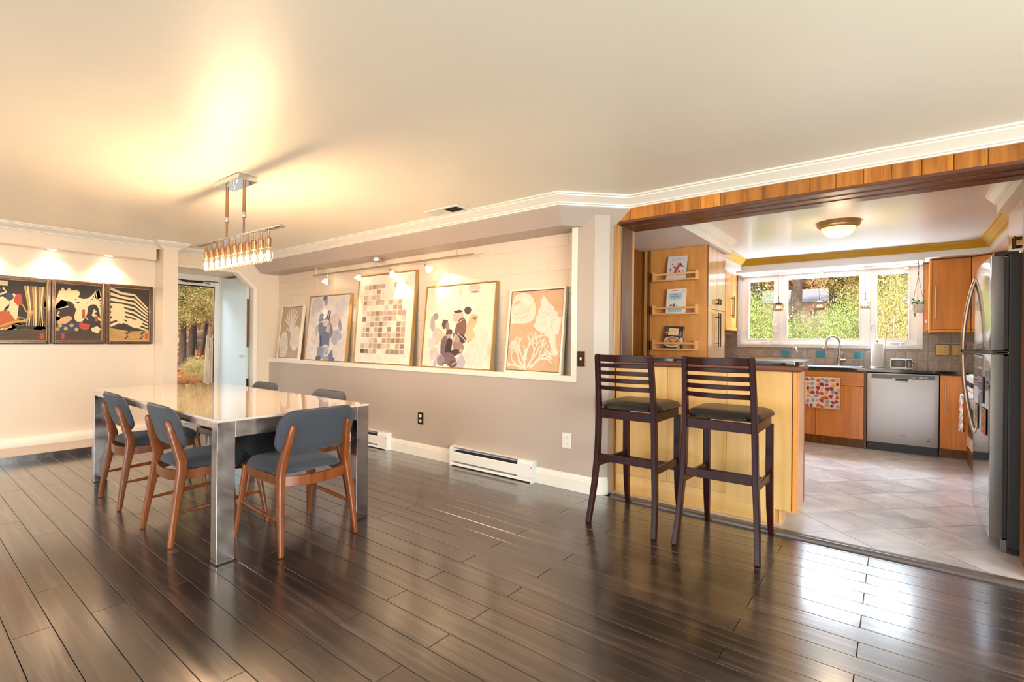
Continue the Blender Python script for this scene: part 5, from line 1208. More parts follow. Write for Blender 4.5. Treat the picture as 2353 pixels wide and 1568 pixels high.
def fhandle(z0, z1, up):
    q_ = []
    for i in range(13):
        k = i / 12; z = z0 + (z1 - z0) * k
        q_.append((0.430 - 0.062 * sin(pi / 2 * (k if up else 1 - k)) ** 0.8, 4.575, z))
    MB().tube(q_, 0.0125, 12, flat=(1.0, 1.25), up=(0, 1, 0)).build('handle', plain('champagne_steel', srgb(176, 158, 142), 0.3, metal=0.9), fr, smooth=True)
    zz = z1 if up else z0
    box(0.366, 0.436, 4.562, 4.588, min(zz, zz), zz + 0.012).build('handle_bracket', M['black'], fr) if up else box(0.366, 0.436, 4.562, 4.588, zz - 0.012, zz).build('handle_bracket', M['black'], fr)
fhandle(1.10, 0.575, True) if False else fhandle(0.575, 1.108, True); fhandle(1.142, 1.625, False)
for (y0, y1, z0, z1, cols, lb) in ((4.108, 4.297, 0.828 - 0.010, 0.990 - 0.010, [(150, 160, 196), (190, 200, 226), (120, 124, 170), (206, 160, 190)], 'blue toned'), (4.330, 4.480, 0.636, 0.791, [(222, 196, 160), (196, 170, 140), (170, 160, 140), (206, 180, 176)], 'sepia toned'), (3.985, 4.175, 0.640, 0.795, [(226, 110, 70), (150, 150, 90), (206, 140, 120), (176, 160, 110)], 'orange toned')):
    xo = 0.4245 + 0.004 * ((2 * ((y0 + y1) / 2 - 3.89) / 0.76 - 1) ** 2)
    t = thing('fridge_photo', lb + ' photo strip held on the lower fridge door', 'photo', (xo - 0.0045, y1, z0 + 0.010), rz=-pi / 2, group='photo strips on the fridge door')
    w = y1 - y0; h = z1 - z0
    box(0, w, 0, 0.0025, 0, h).build('card', M['black'], t)
    r = random.Random(int(y0 * 100)); it = []
    for k in range(4): it.append(([(0.05, 0.02 + 0.25 * k), (0.93, 0.02 + 0.25 * k), (0.93, 0.24 + 0.25 * k), (0.05, 0.24 + 0.25 * k)], cols[k])); it.append((blob(r.uniform(.3, .7), 0.12 + 0.25 * k, .2, .06, 0, 10, .2, k), tuple(int(c * 0.7) for c in cols[(k + 1) % 4])))
    p = flatprint(it, w, h, M['print'], t, 'picture'); p.location = (0, -0.0002, 0)
# ---- cabinet over the fridge
oc = thing('wall_cabinet', 'maple cabinet above the fridge, paled by painted glare, with dark bar handles', 'cabinet', (0, 0, 0))
box(0.645, 1.215, 3.95, 4.885, 1.765, 2.1195).build('body', M['maple_glare'], oc)  # over-exposure of the orange maple is put into the pale colour
for y, s_ in ((4.6485, -0.20), (4.1835, 0.20)):
    d_ = box(-0.010, 0.010, -0.2305, 0.2305, -0.174, 0.174).build('door', M['maple_glare'], oc, bevel=0.002, loc=(0.634, y, 1.943))
    bar_handle(d_, (-0.010, s_, -0.145), (-0.010, s_, -0.075), (-0.034, 0, 0), M['bronze'], 0.006)
# ---- range beyond the fridge with a towel on its rail
rg = thing('range', 'white cooking range beyond the fridge, mostly hidden', 'stove', (0, 0, 0.010))
box(0.585, 1.21, 5.90, 6.655, 0.0, 0.885).build('body', M['white'], rg, bevel=0.004)
box(0.566, 0.585, 5.92, 6.64, 0.18, 0.72).build('oven_door', M['white'], rg, bevel=0.004)
box(0.5645, 0.567, 6.02, 6.54, 0.30, 0.58).build('oven_window', M['black'], rg)
box(0.560, 0.585, 5.92, 6.64, 0.735, 0.875).build('control_panel', M['white'], rg, bevel=0.004)
for y in (6.02, 6.16, 6.40, 6.54): MB().tube([(0.560, y, 0.805), (0.538, y, 0.805)], [0.022, 0.018], 14).build('knob', M['black'], rg, smooth=True)
box(0.566, 0.585, 5.92, 6.64, 0.02, 0.165).build('drawer', M['jamb_o'], rg, bevel=0.003)
bar_handle(rg, (0.566, 5.98, 0.685), (0.566, 6.58, 0.685), (-0.045, 0, 0), M['steel'], 0.008)
box(0.60, 1.20, 5.92, 6.64, 0.886, 0.897).build('hob', M['black'], rg, bevel=0.003)
t = thing('dish_towel', 'flowered white towel hanging from the range rail behind the fridge handle', 'towel', (0.512, 6.60, 0.33), rz=-pi / 2)
mb = MB(); vs = []; fs = []; nx_, ny_ = 16, 14; tw, thh = 0.46, 0.372
def tf(i, j):
    k = 1 - 0.45 * (j / ny_) ** 1.4
    return (tw / 2 + (tw * i / nx_ - tw / 2) * k, -0.006 + 0.014 * sin(i * 1.15) * (1 - 0.5 * j / ny_), thh * j / ny_ + 0.05 * (1 - j / ny_) * (i / nx_))
for j in range(ny_ + 1):
    for i in range(nx_ + 1): vs.append(tf(i, j))
r = random.Random(12); mb.c = []
for j in range(ny_):
    for i in range(nx_):
        a = j * (nx_ + 1) + i; mb.col = srgb(*r.choice([(240, 234, 228)] * 7 + [(206, 60, 70), (236, 140, 90), (170, 180, 200), (232, 190, 140), (130, 140, 90)])); mb.add([vs[a], vs[a + 1], vs[a + nx_ + 2], vs[a + nx_ + 1]], [(0, 1, 2, 3)])
mb.build('cloth', M['print'], t, smooth=True, angle=180)
MB().bar([(0.08, 0.010, thh - 0.004), (tw - 0.08, 0.010, thh - 0.004)], 0.030, 0.010).build('fold', plain('towel_fold', srgb(240, 234, 228), 0.9), t, bevel=0.004)
# ---- right run worktop between fridge and range
t = thing('base_cabinet', 'base cabinet between the fridge and the range', 'cabinet', (0, 0, 0.010)); box(0.60, 1.21, 4.70, 5.89, 0.0, 0.866).build('body', M['maple_z'], t)
tag(box(0.575, 1.212, 4.69, 5.893, 0.877, 0.912).build('countertop', M['granite'], bevel=0.004), 'black granite worktop between the fridge and the range', 'countertop')
# ---- ceiling bowl light
dl = thing('ceiling_light', 'round alabaster bowl light on the kitchen ceiling', 'ceiling light', (-0.403, 5.19, KZ))
MB().lathe([(0.128, -0.052), (0.140, -0.054), (0.146, -0.044), (0.160, -0.036), (0.164, -0.022), (0.164, -0.0005), (0.10, -0.0005)], 40).build('rim', M['brass'] if False else plain('antique_bronze_rim', srgb(168, 128, 84), 0.35, metal=0.5), dl, smooth=True, angle=30)
MB().lathe([(0.006, -0.132), (0.050, -0.128), (0.090, -0.112), (0.116, -0.086), (0.132, -0.052), (0.120, -0.046)], 40).build('glass_bowl', M['dome_glow'], dl, smooth=True)
MB().lathe([(0.003, -0.142), (0.007, -0.138), (0.006, -0.130)], 10).build('finial', M['nickel'], dl, smooth=True)
lo = light('bowl_lamp', 'POINT', (0, 0, -0.34), 7, (1.0, 0.76, 0.48), shadow_soft_size=0.12); lo.parent = dl
# ---- kitchen recessed lights
for x, y, lb in ((0.95, 6.30, 'recessed downlight in the right kitchen soffit above the corner cabinet'), (-1.70, 6.42, 'recessed downlight in the left kitchen soffit beyond the pantry')):
    t = thing('downlight', lb, 'downlight', (x, y, KS), group='recessed kitchen downlights')
    MB().lathe([(0.046, -0.004), (0.055, -0.002), (0.055, 0.0), (0.040, 0.0)], 24).build('ring', M['white'], t, smooth=True)
    MB().lathe([(0.012, -0.0065), (0.038, -0.005), (0.038, -0.003)], 20).build('lens', M['lamp_white'], t, smooth=True)
    lo = light('downlight_light', 'SPOT', (0, 0, -0.02), 18, (1.0, 0.80, 0.55), spot_size=radians(130), spot_blend=0.8, shadow_soft_size=0.03); lo.parent = t
# ---- three glass pendants at the window
def pendant(x, label, amber):
    t = thing('pendant_light', label, 'pendant light', (x, 7.20, 0), group='glass pendant lights at the kitchen window')
    s_ = 0.052; z0, z1 = 1.602, 1.704
    g = MB()
    for a, b in ((-1, 0), (1, 0), (0, -1), (0, 1)):
        if a: g.box(a * s_ - 0.004, a * s_ + 0.004, -s_, s_, z0, z1)
        else: g.box(-s_ + 0.0045, s_ - 0.0045, b * s_ - 0.004, b * s_ + 0.004, z0, z1)
    g.build('glass_shade', glass('pendant_glass_' + ('amber' if amber else 'clear'), (0.80, 0.62, 0.42) if amber else (0.93, 0.90, 0.86), 0.14, 0.03), t)
    MB().lathe([(0.036, z1 - 0.010), (0.038, z1 + 0.004), (0.010, z1 + 0.012)], 16).build('cap', M['bronze'], t, smooth=True)
    for k in range(7):
        a = 2 * pi * k / 7; MB().tube([(0.030 * cos(a), 0.030 * sin(a), z0 + 0.012), (0.030 * cos(a), 0.030 * sin(a), z1 - 0.01)], 0.007, 6).build('crystal', M['crystal'], t)
    for dx in (-0.014, 0.014): MB().lathe([(0.004, 0.0), (0.008, 0.012), (0.006, 0.028), (0.003, 0.036)], 10, (dx, 0, z0 + 0.035)).build('bulb', M['spark'], t, smooth=True)
    MB().tube([(0, 0, z1 + 0.01), (0, 0, 1.80)], 0.0035, 8).build('stem', M['bronze'], t)
    MB().tube([(0, 0, 1.80), (0, 0, KS - 0.008)], 0.0016, 6).build('cable', M['nickel'], t)
    MB().lathe([(0.020, -0.010), (0.024, -0.008), (0.024, -0.0005)], 16, (0, 0, KS)).build('canopy', M['nickel'], t, smooth=True)
pendant(-1.204, 'left glass cube pendant in front of the window mullion', False); pendant(-0.748, 'middle amber glass pendant in front of the wide window pane', True); pendant(-0.286, 'right glass cube pendant in front of the window mullion', False)
# ---- hanging plant
hp = thing('hanging_plant', 'small leafy plant in a white hanging pot at the window right side', 'potted plant', (0.193, 6.95, 0))
MB().lathe([(0.030, 1.530), (0.044, 1.534), (0.056, 1.560), (0.061, 1.590), (0.060, 1.622), (0.055, 1.622), (0.054, 1.600), (0.02, 1.598)], 24).build('pot', plain('white_glazed_pot', srgb(236, 222, 206), 0.4), hp, smooth=True)
MB().lathe([(0.053, 1.600), (0.053, 1.612), (0.01, 1.616)], 16).build('soil', plain('dark_soil', srgb(50, 38, 28), 0.9), hp)
crd = plain('maroon_cord', srgb(104, 62, 66), 0.8)
for a in (0.4, 2.5, 4.6): MB().tube([(0.060 * cos(a), 0.060 * sin(a), 1.615), (0, 0, 1.93)], 0.0018, 6).build('cord', crd, hp)
MB().tube([(0, 0, 1.92), (0, 0, 1.945), (0.004, 0, 2.02), (0, 0, 2.0975)], [0.0045, 0.006, 0.003, 0.003], 8).build('cord', crd, hp)
rnd = random.Random(31); lf = plain('plant_leaf', srgb(96, 142, 58), 0.5)
def leaf(name, p, d, ln, wd, mat, parent):
    d = Vector(d).normalized(); s_ = d.cross(Vector((0, 0, 1))); s_ = s_.normalized() if s_.length > 1e-3 else Vector((1, 0, 0)); u_ = s_.cross(d); p = Vector(p)
    mb = MB(); mb.add([p, p + d * ln * .35 + s_ * wd * .5, p + d * ln * .75 + s_ * wd * .35 - u_ * wd * .1, p + d * ln - u_ * wd * .25, p + d * ln * .75 - s_ * wd * .35 - u_ * wd * .1, p + d * ln * .35 - s_ * wd * .5, p + d * ln * .45 + u_ * wd * .12], [(0, 1, 6), (1, 2, 6), (2, 3, 6), (3, 4, 6), (4, 5, 6), (5, 0, 6)])
    return mb.build(name, mat, parent)
for k in range(46):
    a = rnd.uniform(0, 6.28); rr = rnd.uniform(0.01, 0.06); z = 1.615 + rnd.uniform(0, 0.045)
    leaf('leaf', (rr * cos(a), rr * sin(a), z), (cos(a), sin(a), rnd.uniform(-0.2, 0.9)), rnd.uniform(0.03, 0.05), rnd.uniform(0.02, 0.032), lf, hp)
for a, L in ((0.3, 0.14), (3.6, 0.02)):
    st = [(0.03 * cos(a), 0.03 * sin(a), 1.62), (0.05 * cos(a), 0.05 * sin(a), 1.62 + L * .5), (0.055 * cos(a), 0.055 * sin(a), 1.62 + L)]
    MB().tube(st, 0.0016, 5).build('stem', lf, hp)
    for k in range(7): leaf('leaf', (0.05 * cos(a), 0.05 * sin(a), 1.63 + L * k / 7), (rnd.uniform(-1, 1), rnd.uniform(-1, 1), 0.3), 0.028, 0.02, lf, hp)
MB().tube([(-0.03, -0.058, 1.61), (-0.035, -0.066, 1.55), (-0.03, -0.062, 1.49)], 0.0016, 5).build('stem', lf, hp)
for k in range(6): leaf('leaf', (-0.032, -0.063, 1.53 - 0.008 * k), (rnd.uniform(-1, 1), rnd.uniform(-1, .2), -0.3), 0.026, 0.02, lf, hp)
# ---- black wire ornament hanging at the right sash
q_ = [(0.105 + 0.012 * sin(k * 1.05), 7.388 + 0.008 * cos(k * 1.05), 1.795 - 0.0062 * k) for k in range(21)]
tag(MB().tube([(0.105, 7.40, 1.80)] + q_, [0.003] + [0.0045] * 21, 8).build('wire_ornament', M['black'], smooth=True), 'black twisted wire ornament hanging at the right window pane', 'ornament')

# ================================================================== GLASS DOOR AND INNER DOOR IN THE RECESS
dg_ = struct(MB().box(-7.78, -7.735, 2.20, 2.262, 0.0, 2.03).box(-7.78, -7.735, 2.965, 3.028, 0.0, 2.03).box(-7.78, -7.735, 2.262, 2.965, 1.918, 2.03).box(-7.78, -7.735, 2.262, 2.965, 0.0, 0.12).build('door_1', M['white'], bevel=0.003), 'white framed glass storm door')
box(-7.762, -7.756, 2.260, 2.967, 0.118, 1.92).build('pane', M['pane'], dg_)
gk = MB().box(-7.754, -7.738, 2.262, 2.272, 0.12, 1.918).box(-7.754, -7.738, 2.955, 2.965, 0.12, 1.918).box(-7.754, -7.738, 2.272, 2.955, 1.900, 1.918); gk.build('gasket', M['bronze'], dg_)
box(-7.79, -7.72, 3.029, 3.10, 0.0, 2.06).build('door_frame', M['white'], dg_, bevel=0.003); box(-7.79, -7.72, 2.20, 3.0285, 2.031, 2.06).build('door_frame', M['white'], dg_, bevel=0.003)
MB().tube([(-7.71, 2.55, 1.965), (-7.71, 2.80, 1.962)], 0.014, 10).build('door_closer', M['bronze'], dg_, smooth=True)
MB().bar([(-7.71, 2.40, 1.985), (-7.70, 2.62, 1.972), (-7.705, 3.00, 1.985)], 0.006, 0.012).build('closer_arm', M['bronze'], dg_)
MB().tube([(-7.72, 2.48, 1.985), (-7.705, 2.60, 1.95), (-7.71, 2.72, 1.975), (-7.73, 2.90, 1.95)], 0.005, 6).build('closer_arm', M['bronze'], dg_)
for z in (1.05, 0.72): MB().tube([(-7.735, 2.995, z), (-7.728, 2.995, z)], 0.006, 8).build('screw', M['nickel'], dg_)
dn = struct(box(0, 0.665, -0.020, 0.020, 0.0, 2.02).build('door_2', M['doorblue'], bevel=0.002), 'pale blue inner door standing open in the recess')
dn.location = (-7.735, 3.055, 0.006); dn.rotation_euler = (0, 0, math.atan2(0.078, 0.655))
box(0.666, 0.672, -0.012, 0.014, 1.05, 1.72).build('edge_strip', M['jamb_d'], dn)
box(0.666, 0.672, -0.012, 0.014, 0.50, 0.62).build('hinge_leaf', M['bronze'], dn)
MB().tube([(0.60, -0.020, 0.93), (0.60, -0.065, 0.93)], [0.012, 0.024], 12).build('knob', M['chrome'], dn, smooth=True)

# ================================================================== OUTDOORS
def pix(u, v, Y=None, X=None):
    """point on the photograph's line of sight (u, v) at the depth plane y = Y or x = X"""
    d = _rr * ((u - 1176.5) / FPX) + _dd * ((v - 784) / FPX) + _f
    k = Y / d.y if Y is not None else X / d.x
    return Vector((0, 0, CAMH)) + d * k
def gh(x, y):
    """height of the ground outside"""
    z = -0.35
    if x < -8.2: z += min(0.125 * (-8.2 - x), 0.5 + 0.085 * (-12.2 - x) if x < -12.2 else 9)
    if y > 12: z += 0.05 * (y - 12)
    return z + 0.10 * mnoise.noise(Vector((x * 0.35, y * 0.35, 0.4)))
def leafmat(name, cols, trans=0.45):
    n = N(name); n.t.nodes.remove(n.b)
    g = n.new('ShaderNodeNewGeometry'); c = n.ramp(g.outputs['Random Per Island'], cols)
    d = n.new('ShaderNodeBsdfDiffuse'); t = n.new('ShaderNodeBsdfTranslucent'); m_ = n.new('ShaderNodeMixShader'); m_.inputs[0].default_value = trans
    n.l(c, d.inputs[0]); n.l(c, t.inputs[0]); n.l(d.outputs[0], m_.inputs[1]); n.l(t.outputs[0], m_.inputs[2]); n.l(m_.outputs[0], n.out.inputs[0]); return n.m
LM = {'green': leafmat('spring_green_leaf', [(0.0, srgb(92, 112, 56)), (0.35, srgb(138, 152, 80)), (0.7, srgb(180, 184, 110)), (1.0, srgb(222, 212, 150))]),
      'yellow': leafmat('yellow_green_leaf', [(0.0, srgb(116, 116, 62)), (0.4, srgb(166, 156, 90)), (0.75, srgb(204, 182, 120)), (1.0, srgb(232, 208, 160))]),
      'gold': leafmat('golden_autumn_leaf', [(0.0, srgb(178, 136, 90)), (0.4, srgb(210, 170, 118)), (0.75, srgb(232, 200, 152)), (1.0, srgb(246, 230, 200))]),
      'rust': leafmat('rusty_autumn_leaf', [(0.0, srgb(104, 62, 34)), (0.4, srgb(160, 100, 56)), (0.75, srgb(204, 146, 92)), (1.0, srgb(228, 190, 140))]),
      'grass': leafmat('bright_grass', [(0.0, srgb(110, 140, 40)), (1.0, srgb(190, 200, 80))])}
def barkmat(name, c0, c1):
    n = N(name).set(rough=0.9); v = n.coord('Object', (6, 6, 1.2)); g = n.noise(v, 4, 6, 0.7, 0.5); n.l(n.ramp(g, [(0.3, c0), (0.7, c1)]), n.b.inputs['Base Color']); n.bump(g, 0.6, 0.03); return n.m
BK = {'dark': barkmat('dark_bark', srgb(40, 28, 20), srgb(84, 62, 46)), 'grey': barkmat('grey_bark', srgb(96, 78, 66), srgb(150, 128, 110))}
def ground_mat():
    n = N('leaf_litter').set(rough=0.95); v = n.coord('Object'); g = n.noise(v, 9, 8, 0.7, 0.4); h = n.noise(v, 0.5, 3)
    a = n.ramp(g, [(0.3, srgb(104, 66, 36)), (0.5, srgb(170, 118, 70)), (0.7, srgb(222, 178, 126))]); b = n.ramp(g, [(0.3, srgb(86, 100, 40)), (0.7, srgb(168, 172, 80))])
    n.l(n.mix(n.ramp(h, [(0.55, (0, 0, 0)), (0.66, (1, 1, 1))]), a, b), n.b.inputs['Base Color']); n.bump(g, 0.8, 0.05); return n.m
mb = MB(); nx_, ny_ = 70, 84; vs = []; fs = []
X0, X1, Y0, Y1 = -46, 16, -16, 60
for j in range(ny_ + 1):
    for i in range(nx_ + 1):
        x, y = X0 + (X1 - X0) * i / nx_, Y0 + (Y1 - Y0) * j / ny_; z = gh(x, y)
        if -8.6 < x < 4 and -4.6 < y < 8.4: z = min(z, -0.45)
        vs.append((x, y, z))
for j in range(ny_):
    for i in range(nx_): a = j * (nx_ + 1) + i; fs.append((a, a + 1, a + nx_ + 2, a + nx_ + 1))
struct(mb.add(vs, fs).build('ground', ground_mat(), smooth=True, angle=180), 'leaf covered ground outside the house')
def leafmesh(name, n, rx, ry, rz, size, seed, shell=0.55, holes=True):
    """a crown: leaves as small folded rhombs filling lumpy clusters"""
    r = random.Random(seed); vs = []; fs = []
    cl = []
    for _ in range(max(6, n // 110)):
        while True:
            p = Vector((r.uniform(-1, 1), r.uniform(-1, 1), r.uniform(-1, 1)))
            if shell < p.length < 1 or (p.length < 1 and r.random() < 0.3): break
        cl.append((p, r.uniform(0.16, 0.34)))
    for k in range(n):
        c, q = r.choice(cl); p = c + Vector((r.gauss(0, 1), r.gauss(0, 1), r.gauss(0, 1))) * q * 0.55
        p = Vector((p.x * rx, p.y * ry, p.z * rz))
        d = Vector((r.gauss(0, 1), r.gauss(0, 1), r.gauss(0, 0.8))).normalized(); s_ = d.cross(Vector((r.gauss(0, 1), r.gauss(0, 1), r.gauss(0, 1)))).normalized()
        L = size * r.uniform(0.6, 1.3); w = L * 0.42; b = len(vs)
        vs += [p, p + d * L * .5 + s_ * w, p + d * L, p + d * L * .5 - s_ * w]; fs.append((b, b + 1, b + 2, b + 3))
    me = bpy.data.meshes.new(name); me.from_pydata([tuple(v) for v in vs], [], fs); me.update(); me.materials.append(LM['green']); return me
CR = {'bush': [leafmesh('foliage', 13000, 1, 1, 1, 0.034, s) for s in (1, 2, 3)], 'tree': [leafmesh('foliage', 10000, 1, 1, 1, 0.045, s, 0.2) for s in (11, 12, 13)]}
def limb(mb, p, d, ln, r0, depth, rnd):
    p2 = p + d * ln; mid = p + d * ln * 0.5 + Vector((rnd.gauss(0, .05), rnd.gauss(0, .05), 0)) * ln
    mb.tube([p, mid, p2], [r0, r0 * 0.85, r0 * 0.65], 7)
    if depth:
        for _ in range(rnd.choice((2, 3))):
            d2 = (d + Vector((rnd.gauss(0, .55), rnd.gauss(0, .55), rnd.uniform(-.1, .5)))).normalized(); limb(mb, p2, d2, ln * rnd.uniform(.55, .8), r0 * 0.6, depth - 1, rnd)
def tree(x, y, h, r, crown, kind, bark, label, group, seed, cr=(1.6, 1.6, 1.4), cz=0.75, branches=3, name='tree', lean=(0, 0)):
    rnd = random.Random(seed); z = gh(x, y)
    t = thing(name, label, 'tree', (x, y, z - 0.05), group=group)
    mb = MB(); d = Vector((lean[0], lean[1], 1)).normalized()
    mb.tube([Vector((0, 0, 0)), d * h * 0.25, d * h * 0.5], [r * 1.25, r, r * 0.85], 10)
    limb(mb, d * h * 0.48, d, h * 0.22, r * 0.8, branches, rnd)
    mb.build('trunk', BK[bark], t, smooth=True)
    k = 0
    for (ox, oy, oz, sx) in crown:
        o = bpy.data.objects.new('foliage', CR['tree'][(seed + k) % 3]); link(o, t); o.location = (ox, oy, oz); o.scale = (cr[0] * sx, cr[1] * sx, cr[2] * sx); o.rotation_euler = (0, 0, rnd.uniform(0, 6))
        o.material_slots[0].link = 'OBJECT'; o.material_slots[0].material = LM[kind]; k += 1
    return t
def bush(x, y, rx, rz, kind, label, seed, base=None, group=None):
    z = gh(x, y) if base is None else base
    t = thing('bush', label, 'bush', (x, y, z), group=group)
    rnd = random.Random(seed)
    for k in range(3):
        o = bpy.data.objects.new('foliage', CR['bush'][(seed + k) % 3]); link(o, t); o.location = (rnd.uniform(-.3, .3) * rx, rnd.uniform(-.2, .2), rz * (0.55 + 0.25 * k * 0.6)); o.scale = (rx * (1 - .12 * k), rx * 0.8, rz * 0.62); o.rotation_euler = (0, 0, rnd.uniform(0, 6))
        o.material_slots[0].link = 'OBJECT'; o.material_slots[0].material = LM[kind]
    mb = MB()
    for k in range(6): a = rnd.uniform(0, 6.28); mb.tube([(0.1 * cos(a), 0.1 * sin(a), -0.1), (0.3 * rx * cos(a), 0.2 * sin(a), rz * 0.5), (0.55 * rx * cos(a), 0.4 * sin(a), rz * rnd.uniform(.8, 1.1))], [0.03, 0.02, 0.008], 6)
    mb.build('stems', BK['grey'], t); return t
# --- outside the kitchen window
for (u, Y, top, rx, kind, lab) in ((1740, 10.6, 697, 0.72, 'green', 'green bush outside the left window pane'), (1838, 11.4, 752, 0.8, 'green', 'low green bush outside the middle of the window'), (1938, 10.8, 710, 0.52, 'green', 'tall bright bush outside the wide pane beside the trunk'), (2056, 10.4, 664, 0.50, 'yellow', 'yellow green bush outside the right window pane'), (1885, 12.6, 742, 0.8, 'green', 'bush behind the low bush outside the wide pane'), (1996, 12.4, 716, 0.42, 'yellow', 'yellow green bush behind the tall bright bush'), (2112, 12.0, 640, 0.62, 'yellow', 'tall yellow bush beyond the right window pane')):
    p = pix(u, top, Y=Y); g = gh(p.x, Y); bush(p.x, Y, rx, (p.z - g) / 1.30, kind, lab, int(u))
p = pix(1927, 690, Y=19); tree(p.x, 19, 11, 0.27, [(0.6, 2, 7.0, 1), (-1.2, 1, 8.0, 1)], 'gold', 'dark', 'tree with a thick dark trunk seen through the wide pane', None, 3)
p = pix(1735, 690, Y=15.5); tree(p.x, 15.5, 10, 0.19, [(-0.5, 2, 6.5, 1), (1.0, 1.5, 7.4, 1)], 'gold', 'dark', 'tree with a dark trunk seen through the left pane', None, 5)
p = pix(1820, 690, Y=21); tree(p.x, 21, 6.2, 0.22, [(0, 2, 5.0, 1.0), (1.2, 2.4, 6.0, 1)], 'gold', 'grey', 'forked grey tree seen left in the wide pane', None, 8, branches=4, lean=(0.05, 0))
p = pix(2075, 640, Y=17); tree(p.x, 17, 7, 0.10, [(0, .5, 2.6, .8), (-.6, .4, 3.8, 1), (.7, 0, 4.2, 1), (0.2, 1, 5.4, 1)], 'yellow', 'grey', 'olive leafed tree seen through the right pane', None, 9)
for k, (u, Y, h) in enumerate(((1700, 33, 9), (1760, 38, 10), (1815, 42, 10), (1865, 35, 9), (1900, 41, 10), (1960, 34, 9), (2000, 39, 10), (2060, 33, 9), (2120, 37, 10), (1640, 40, 10))):
    p = pix(u, 700, Y=Y); tree(p.x, Y, h, 0.14, [(0, 0, 2.0, 1.2), (-.8, .5, 3.6, 1.3), (.9, -.4, 4.6, 1.3), (0, .3, 6.0, 1.4)], 'gold' if k % 3 else 'rust', 'grey', 'golden autumn tree in the wood beyond the neighbouring house', 'distant autumn trees beyond the kitchen window', 40 + k, branches=2)
# neighbouring house
a, b = pix(1790, 742, Y=27), pix(1902, 700, Y=27); g = gh(a.x, 27)
hs = thing('house', 'pinkish neighbouring house with a grey roof behind the bushes', 'house', (0, 0, 0))
pk = plain('pink_beige_siding', srgb(206, 170, 152), 0.8); rf = plain('grey_shingle_roof', srgb(136, 130, 130), 0.9)
zt = pix(1850, 694, Y=27).z
box(a.x - 3.2, b.x - 0.2, 27, 33, g - 0.5, zt).build('wall', pk, hs)
zr = pix(1830, 666, Y=30).z
MB().prism([(26.5, zt - 0.05), (33.5, zt - 0.05), (30, zr)], a.x - 3.6, b.x + 0.1, 'x').build('roof', rf, hs)
for u0, u1, v0, v1 in ((1821, 1829, 706, 722), (1864, 1873, 716, 734)):
    q0, q1 = pix(u0, v0, Y=26.98), pix(u1, v1, Y=26.98); w_ = box(q0.x, q1.x, 26.95, 27.02, q1.z, q0.z).build('window', M['dark'], hs)
    box((q0.x + q1.x) / 2 - 0.02, (q0.x + q1.x) / 2 + 0.02, 26.93, 26.95, q1.z, q0.z).build('muntin', M['white'], w_)
q0 = pix(1838, 762, Y=25); MB().prism([(q0.x - 1.2, g + 0.2), (q0.x + 2.0, g + 0.2), (q0.x + 1.0, pix(1860, 728, Y=25).z), (q0.x + 0.5, pix(1860, 728, Y=25).z)], 24.6, 26.9, 'y').build('porch_roof', plain('pale_pink_porch_roof', srgb(222, 186, 160), 0.8), hs)
# --- outside the glass door
def dpt(u, dist):
    d = pix(u, 784, X=-10.0); k = dist / math.hypot(d.x, d.y); return d.x * k, d.y * k
for k, (u, dist, h, r, kind, lab) in enumerate(((420, 15.5, 6.5, 0.075, 'yellow', 'dark trunked tree nearest the left edge of the glass door'), (437, 17.5, 6.5, 0.085, 'rust', 'dark trunked tree in the middle of the glass door view'), (462, 19, 6, 0.05, 'yellow', 'thin leaning tree behind the stakes outside the glass door'))):
    x, y = dpt(u, dist); tree(x, y, h, r, [(0.3, 0, 1.7, .55), (-.5, .5, 2.5, .8), (.3, -.7, 3.4, .9), (.7, .8, 2.2, .6)], kind, 'dark', lab, None, 70 + k, cr=(1.2, 1.2, 1.0), lean=(0.04 * k, 0.06 * k))
for k, (u, dist, kind) in enumerate(((400, 22, 'rust'), (425, 25, 'yellow'), (450, 21, 'gold'), (470, 26, 'rust'), (490, 23, 'yellow'), (380, 26, 'gold'), (510, 26, 'rust'), (440, 31, 'gold'), (410, 33, 'rust'), (475, 33, 'gold'))):
    x, y = dpt(u, dist); tree(x, y, 6.5, 0.035, [(0, 0, 1.4, .8), (.5, -.4, 2.4, 1), (-.4, .6, 3.4, 1.1), (0, 0, 4.6, 1.2), (.2, .3, 5.8, 1.2)], kind, 'dark', 'autumn tree in the wood beyond the glass door', 'autumn trees beyond the glass door', 90 + k, cr=(1.5, 1.5, 1.1), branches=2)
x, y = dpt(455, 13.2); bush(x, y, 0.34, 0.40, 'yellow', 'leafy green shrub beside the stakes outside the glass door', 5)
x, y = dpt(415, 12.6); bush(x, y, 0.45, 0.22, 'rust', 'low rusty shrub near the left edge of the glass door', 6)
wgrey = wood('weathered_stake', srgb(104, 88, 66), srgb(134, 114, 88), srgb(156, 136, 108), 'z', 1, 0.8, 5, 0.1, 0, 0.2)
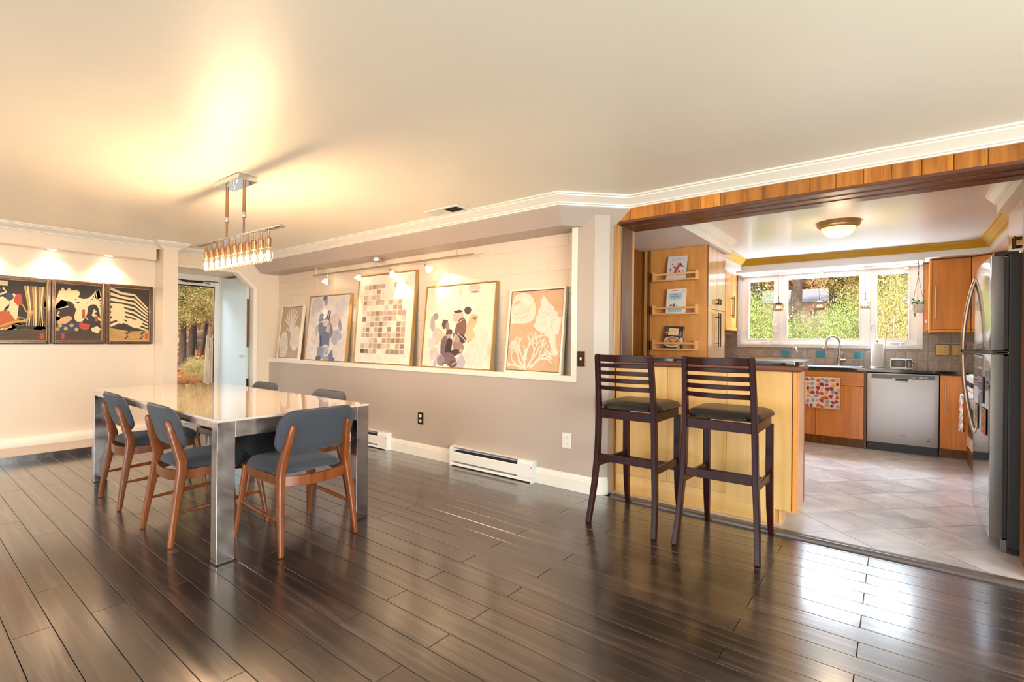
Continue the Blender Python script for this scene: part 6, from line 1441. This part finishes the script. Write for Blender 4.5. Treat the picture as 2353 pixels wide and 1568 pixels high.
for k, (u0, v0, u1, v1, w_, lab) in enumerate(((470, 876, 478, 772, 0.055, 'broad grey wooden stake leaning outside the glass door'), (480, 878, 486, 776, 0.035, 'middle pale wooden stake leaning outside the glass door'), (486, 878, 490, 770, 0.03, 'rightmost pale wooden stake leaning outside the glass door'), (492, 878, 495, 774, 0.03, 'pale wooden stake mostly hidden by the door frame'))):
    d0 = pix(u0, v0, X=-10.6 - 0.15 * k); d1 = pix(u1, v1, X=-10.6 - 0.15 * k); d0.z = gh(d0.x, d0.y) - 0.05
    tag(MB().bar([d0, (d0 + d1) / 2, d1], [w_, w_, w_ * .8], [0.05, 0.05, 0.04], up=(1, 0, 0)).build('wooden_stake', wgrey), lab, 'stake', 'wooden stakes outside the glass door')
r = random.Random(77); vs = []; fs = []
x0, y0 = dpt(482, 11.0)
for k in range(900):
    x, y = x0 + r.gauss(0, .5), y0 + r.gauss(0, .30); z = gh(x, y); hgt = r.uniform(.10, .26); a = r.uniform(0, 6.28); b = len(vs); w_ = 0.008
    vs += [(x - w_ * cos(a), y - w_ * sin(a), z - .02), (x + w_ * cos(a), y + w_ * sin(a), z - .02), (x + r.gauss(0, .04), y + r.gauss(0, .04), z + hgt)]; fs.append((b, b + 1, b + 2))
tag(MB().add(vs, fs).build('grass', LM['grass']), 'tuft of bright grass at the foot of the stakes', 'grass', kind='stuff')
r = random.Random(78); vs = []; fs = []
for k in range(9000):
    u, dist = r.uniform(380, 520), r.uniform(9.5, 22); x, y = dpt(u, dist); z = gh(x, y) + r.uniform(0, .05); d = Vector((r.gauss(0, 1), r.gauss(0, 1), r.gauss(0, .35))).normalized(); s_ = d.cross(Vector((r.gauss(0, .4), r.gauss(0, .4), 1))).normalized(); L = r.uniform(.06, .14); p = Vector((x, y, z)); b = len(vs)
    vs += [p, p + d * L * .5 + s_ * L * .35, p + d * L, p + d * L * .5 - s_ * L * .35]; fs.append((b, b + 1, b + 2, b + 3))
tag(MB().add(vs, fs).build('fallen_leaves', LM['rust']), 'brown fallen leaves on the slope outside the glass door', 'leaves', kind='stuff')
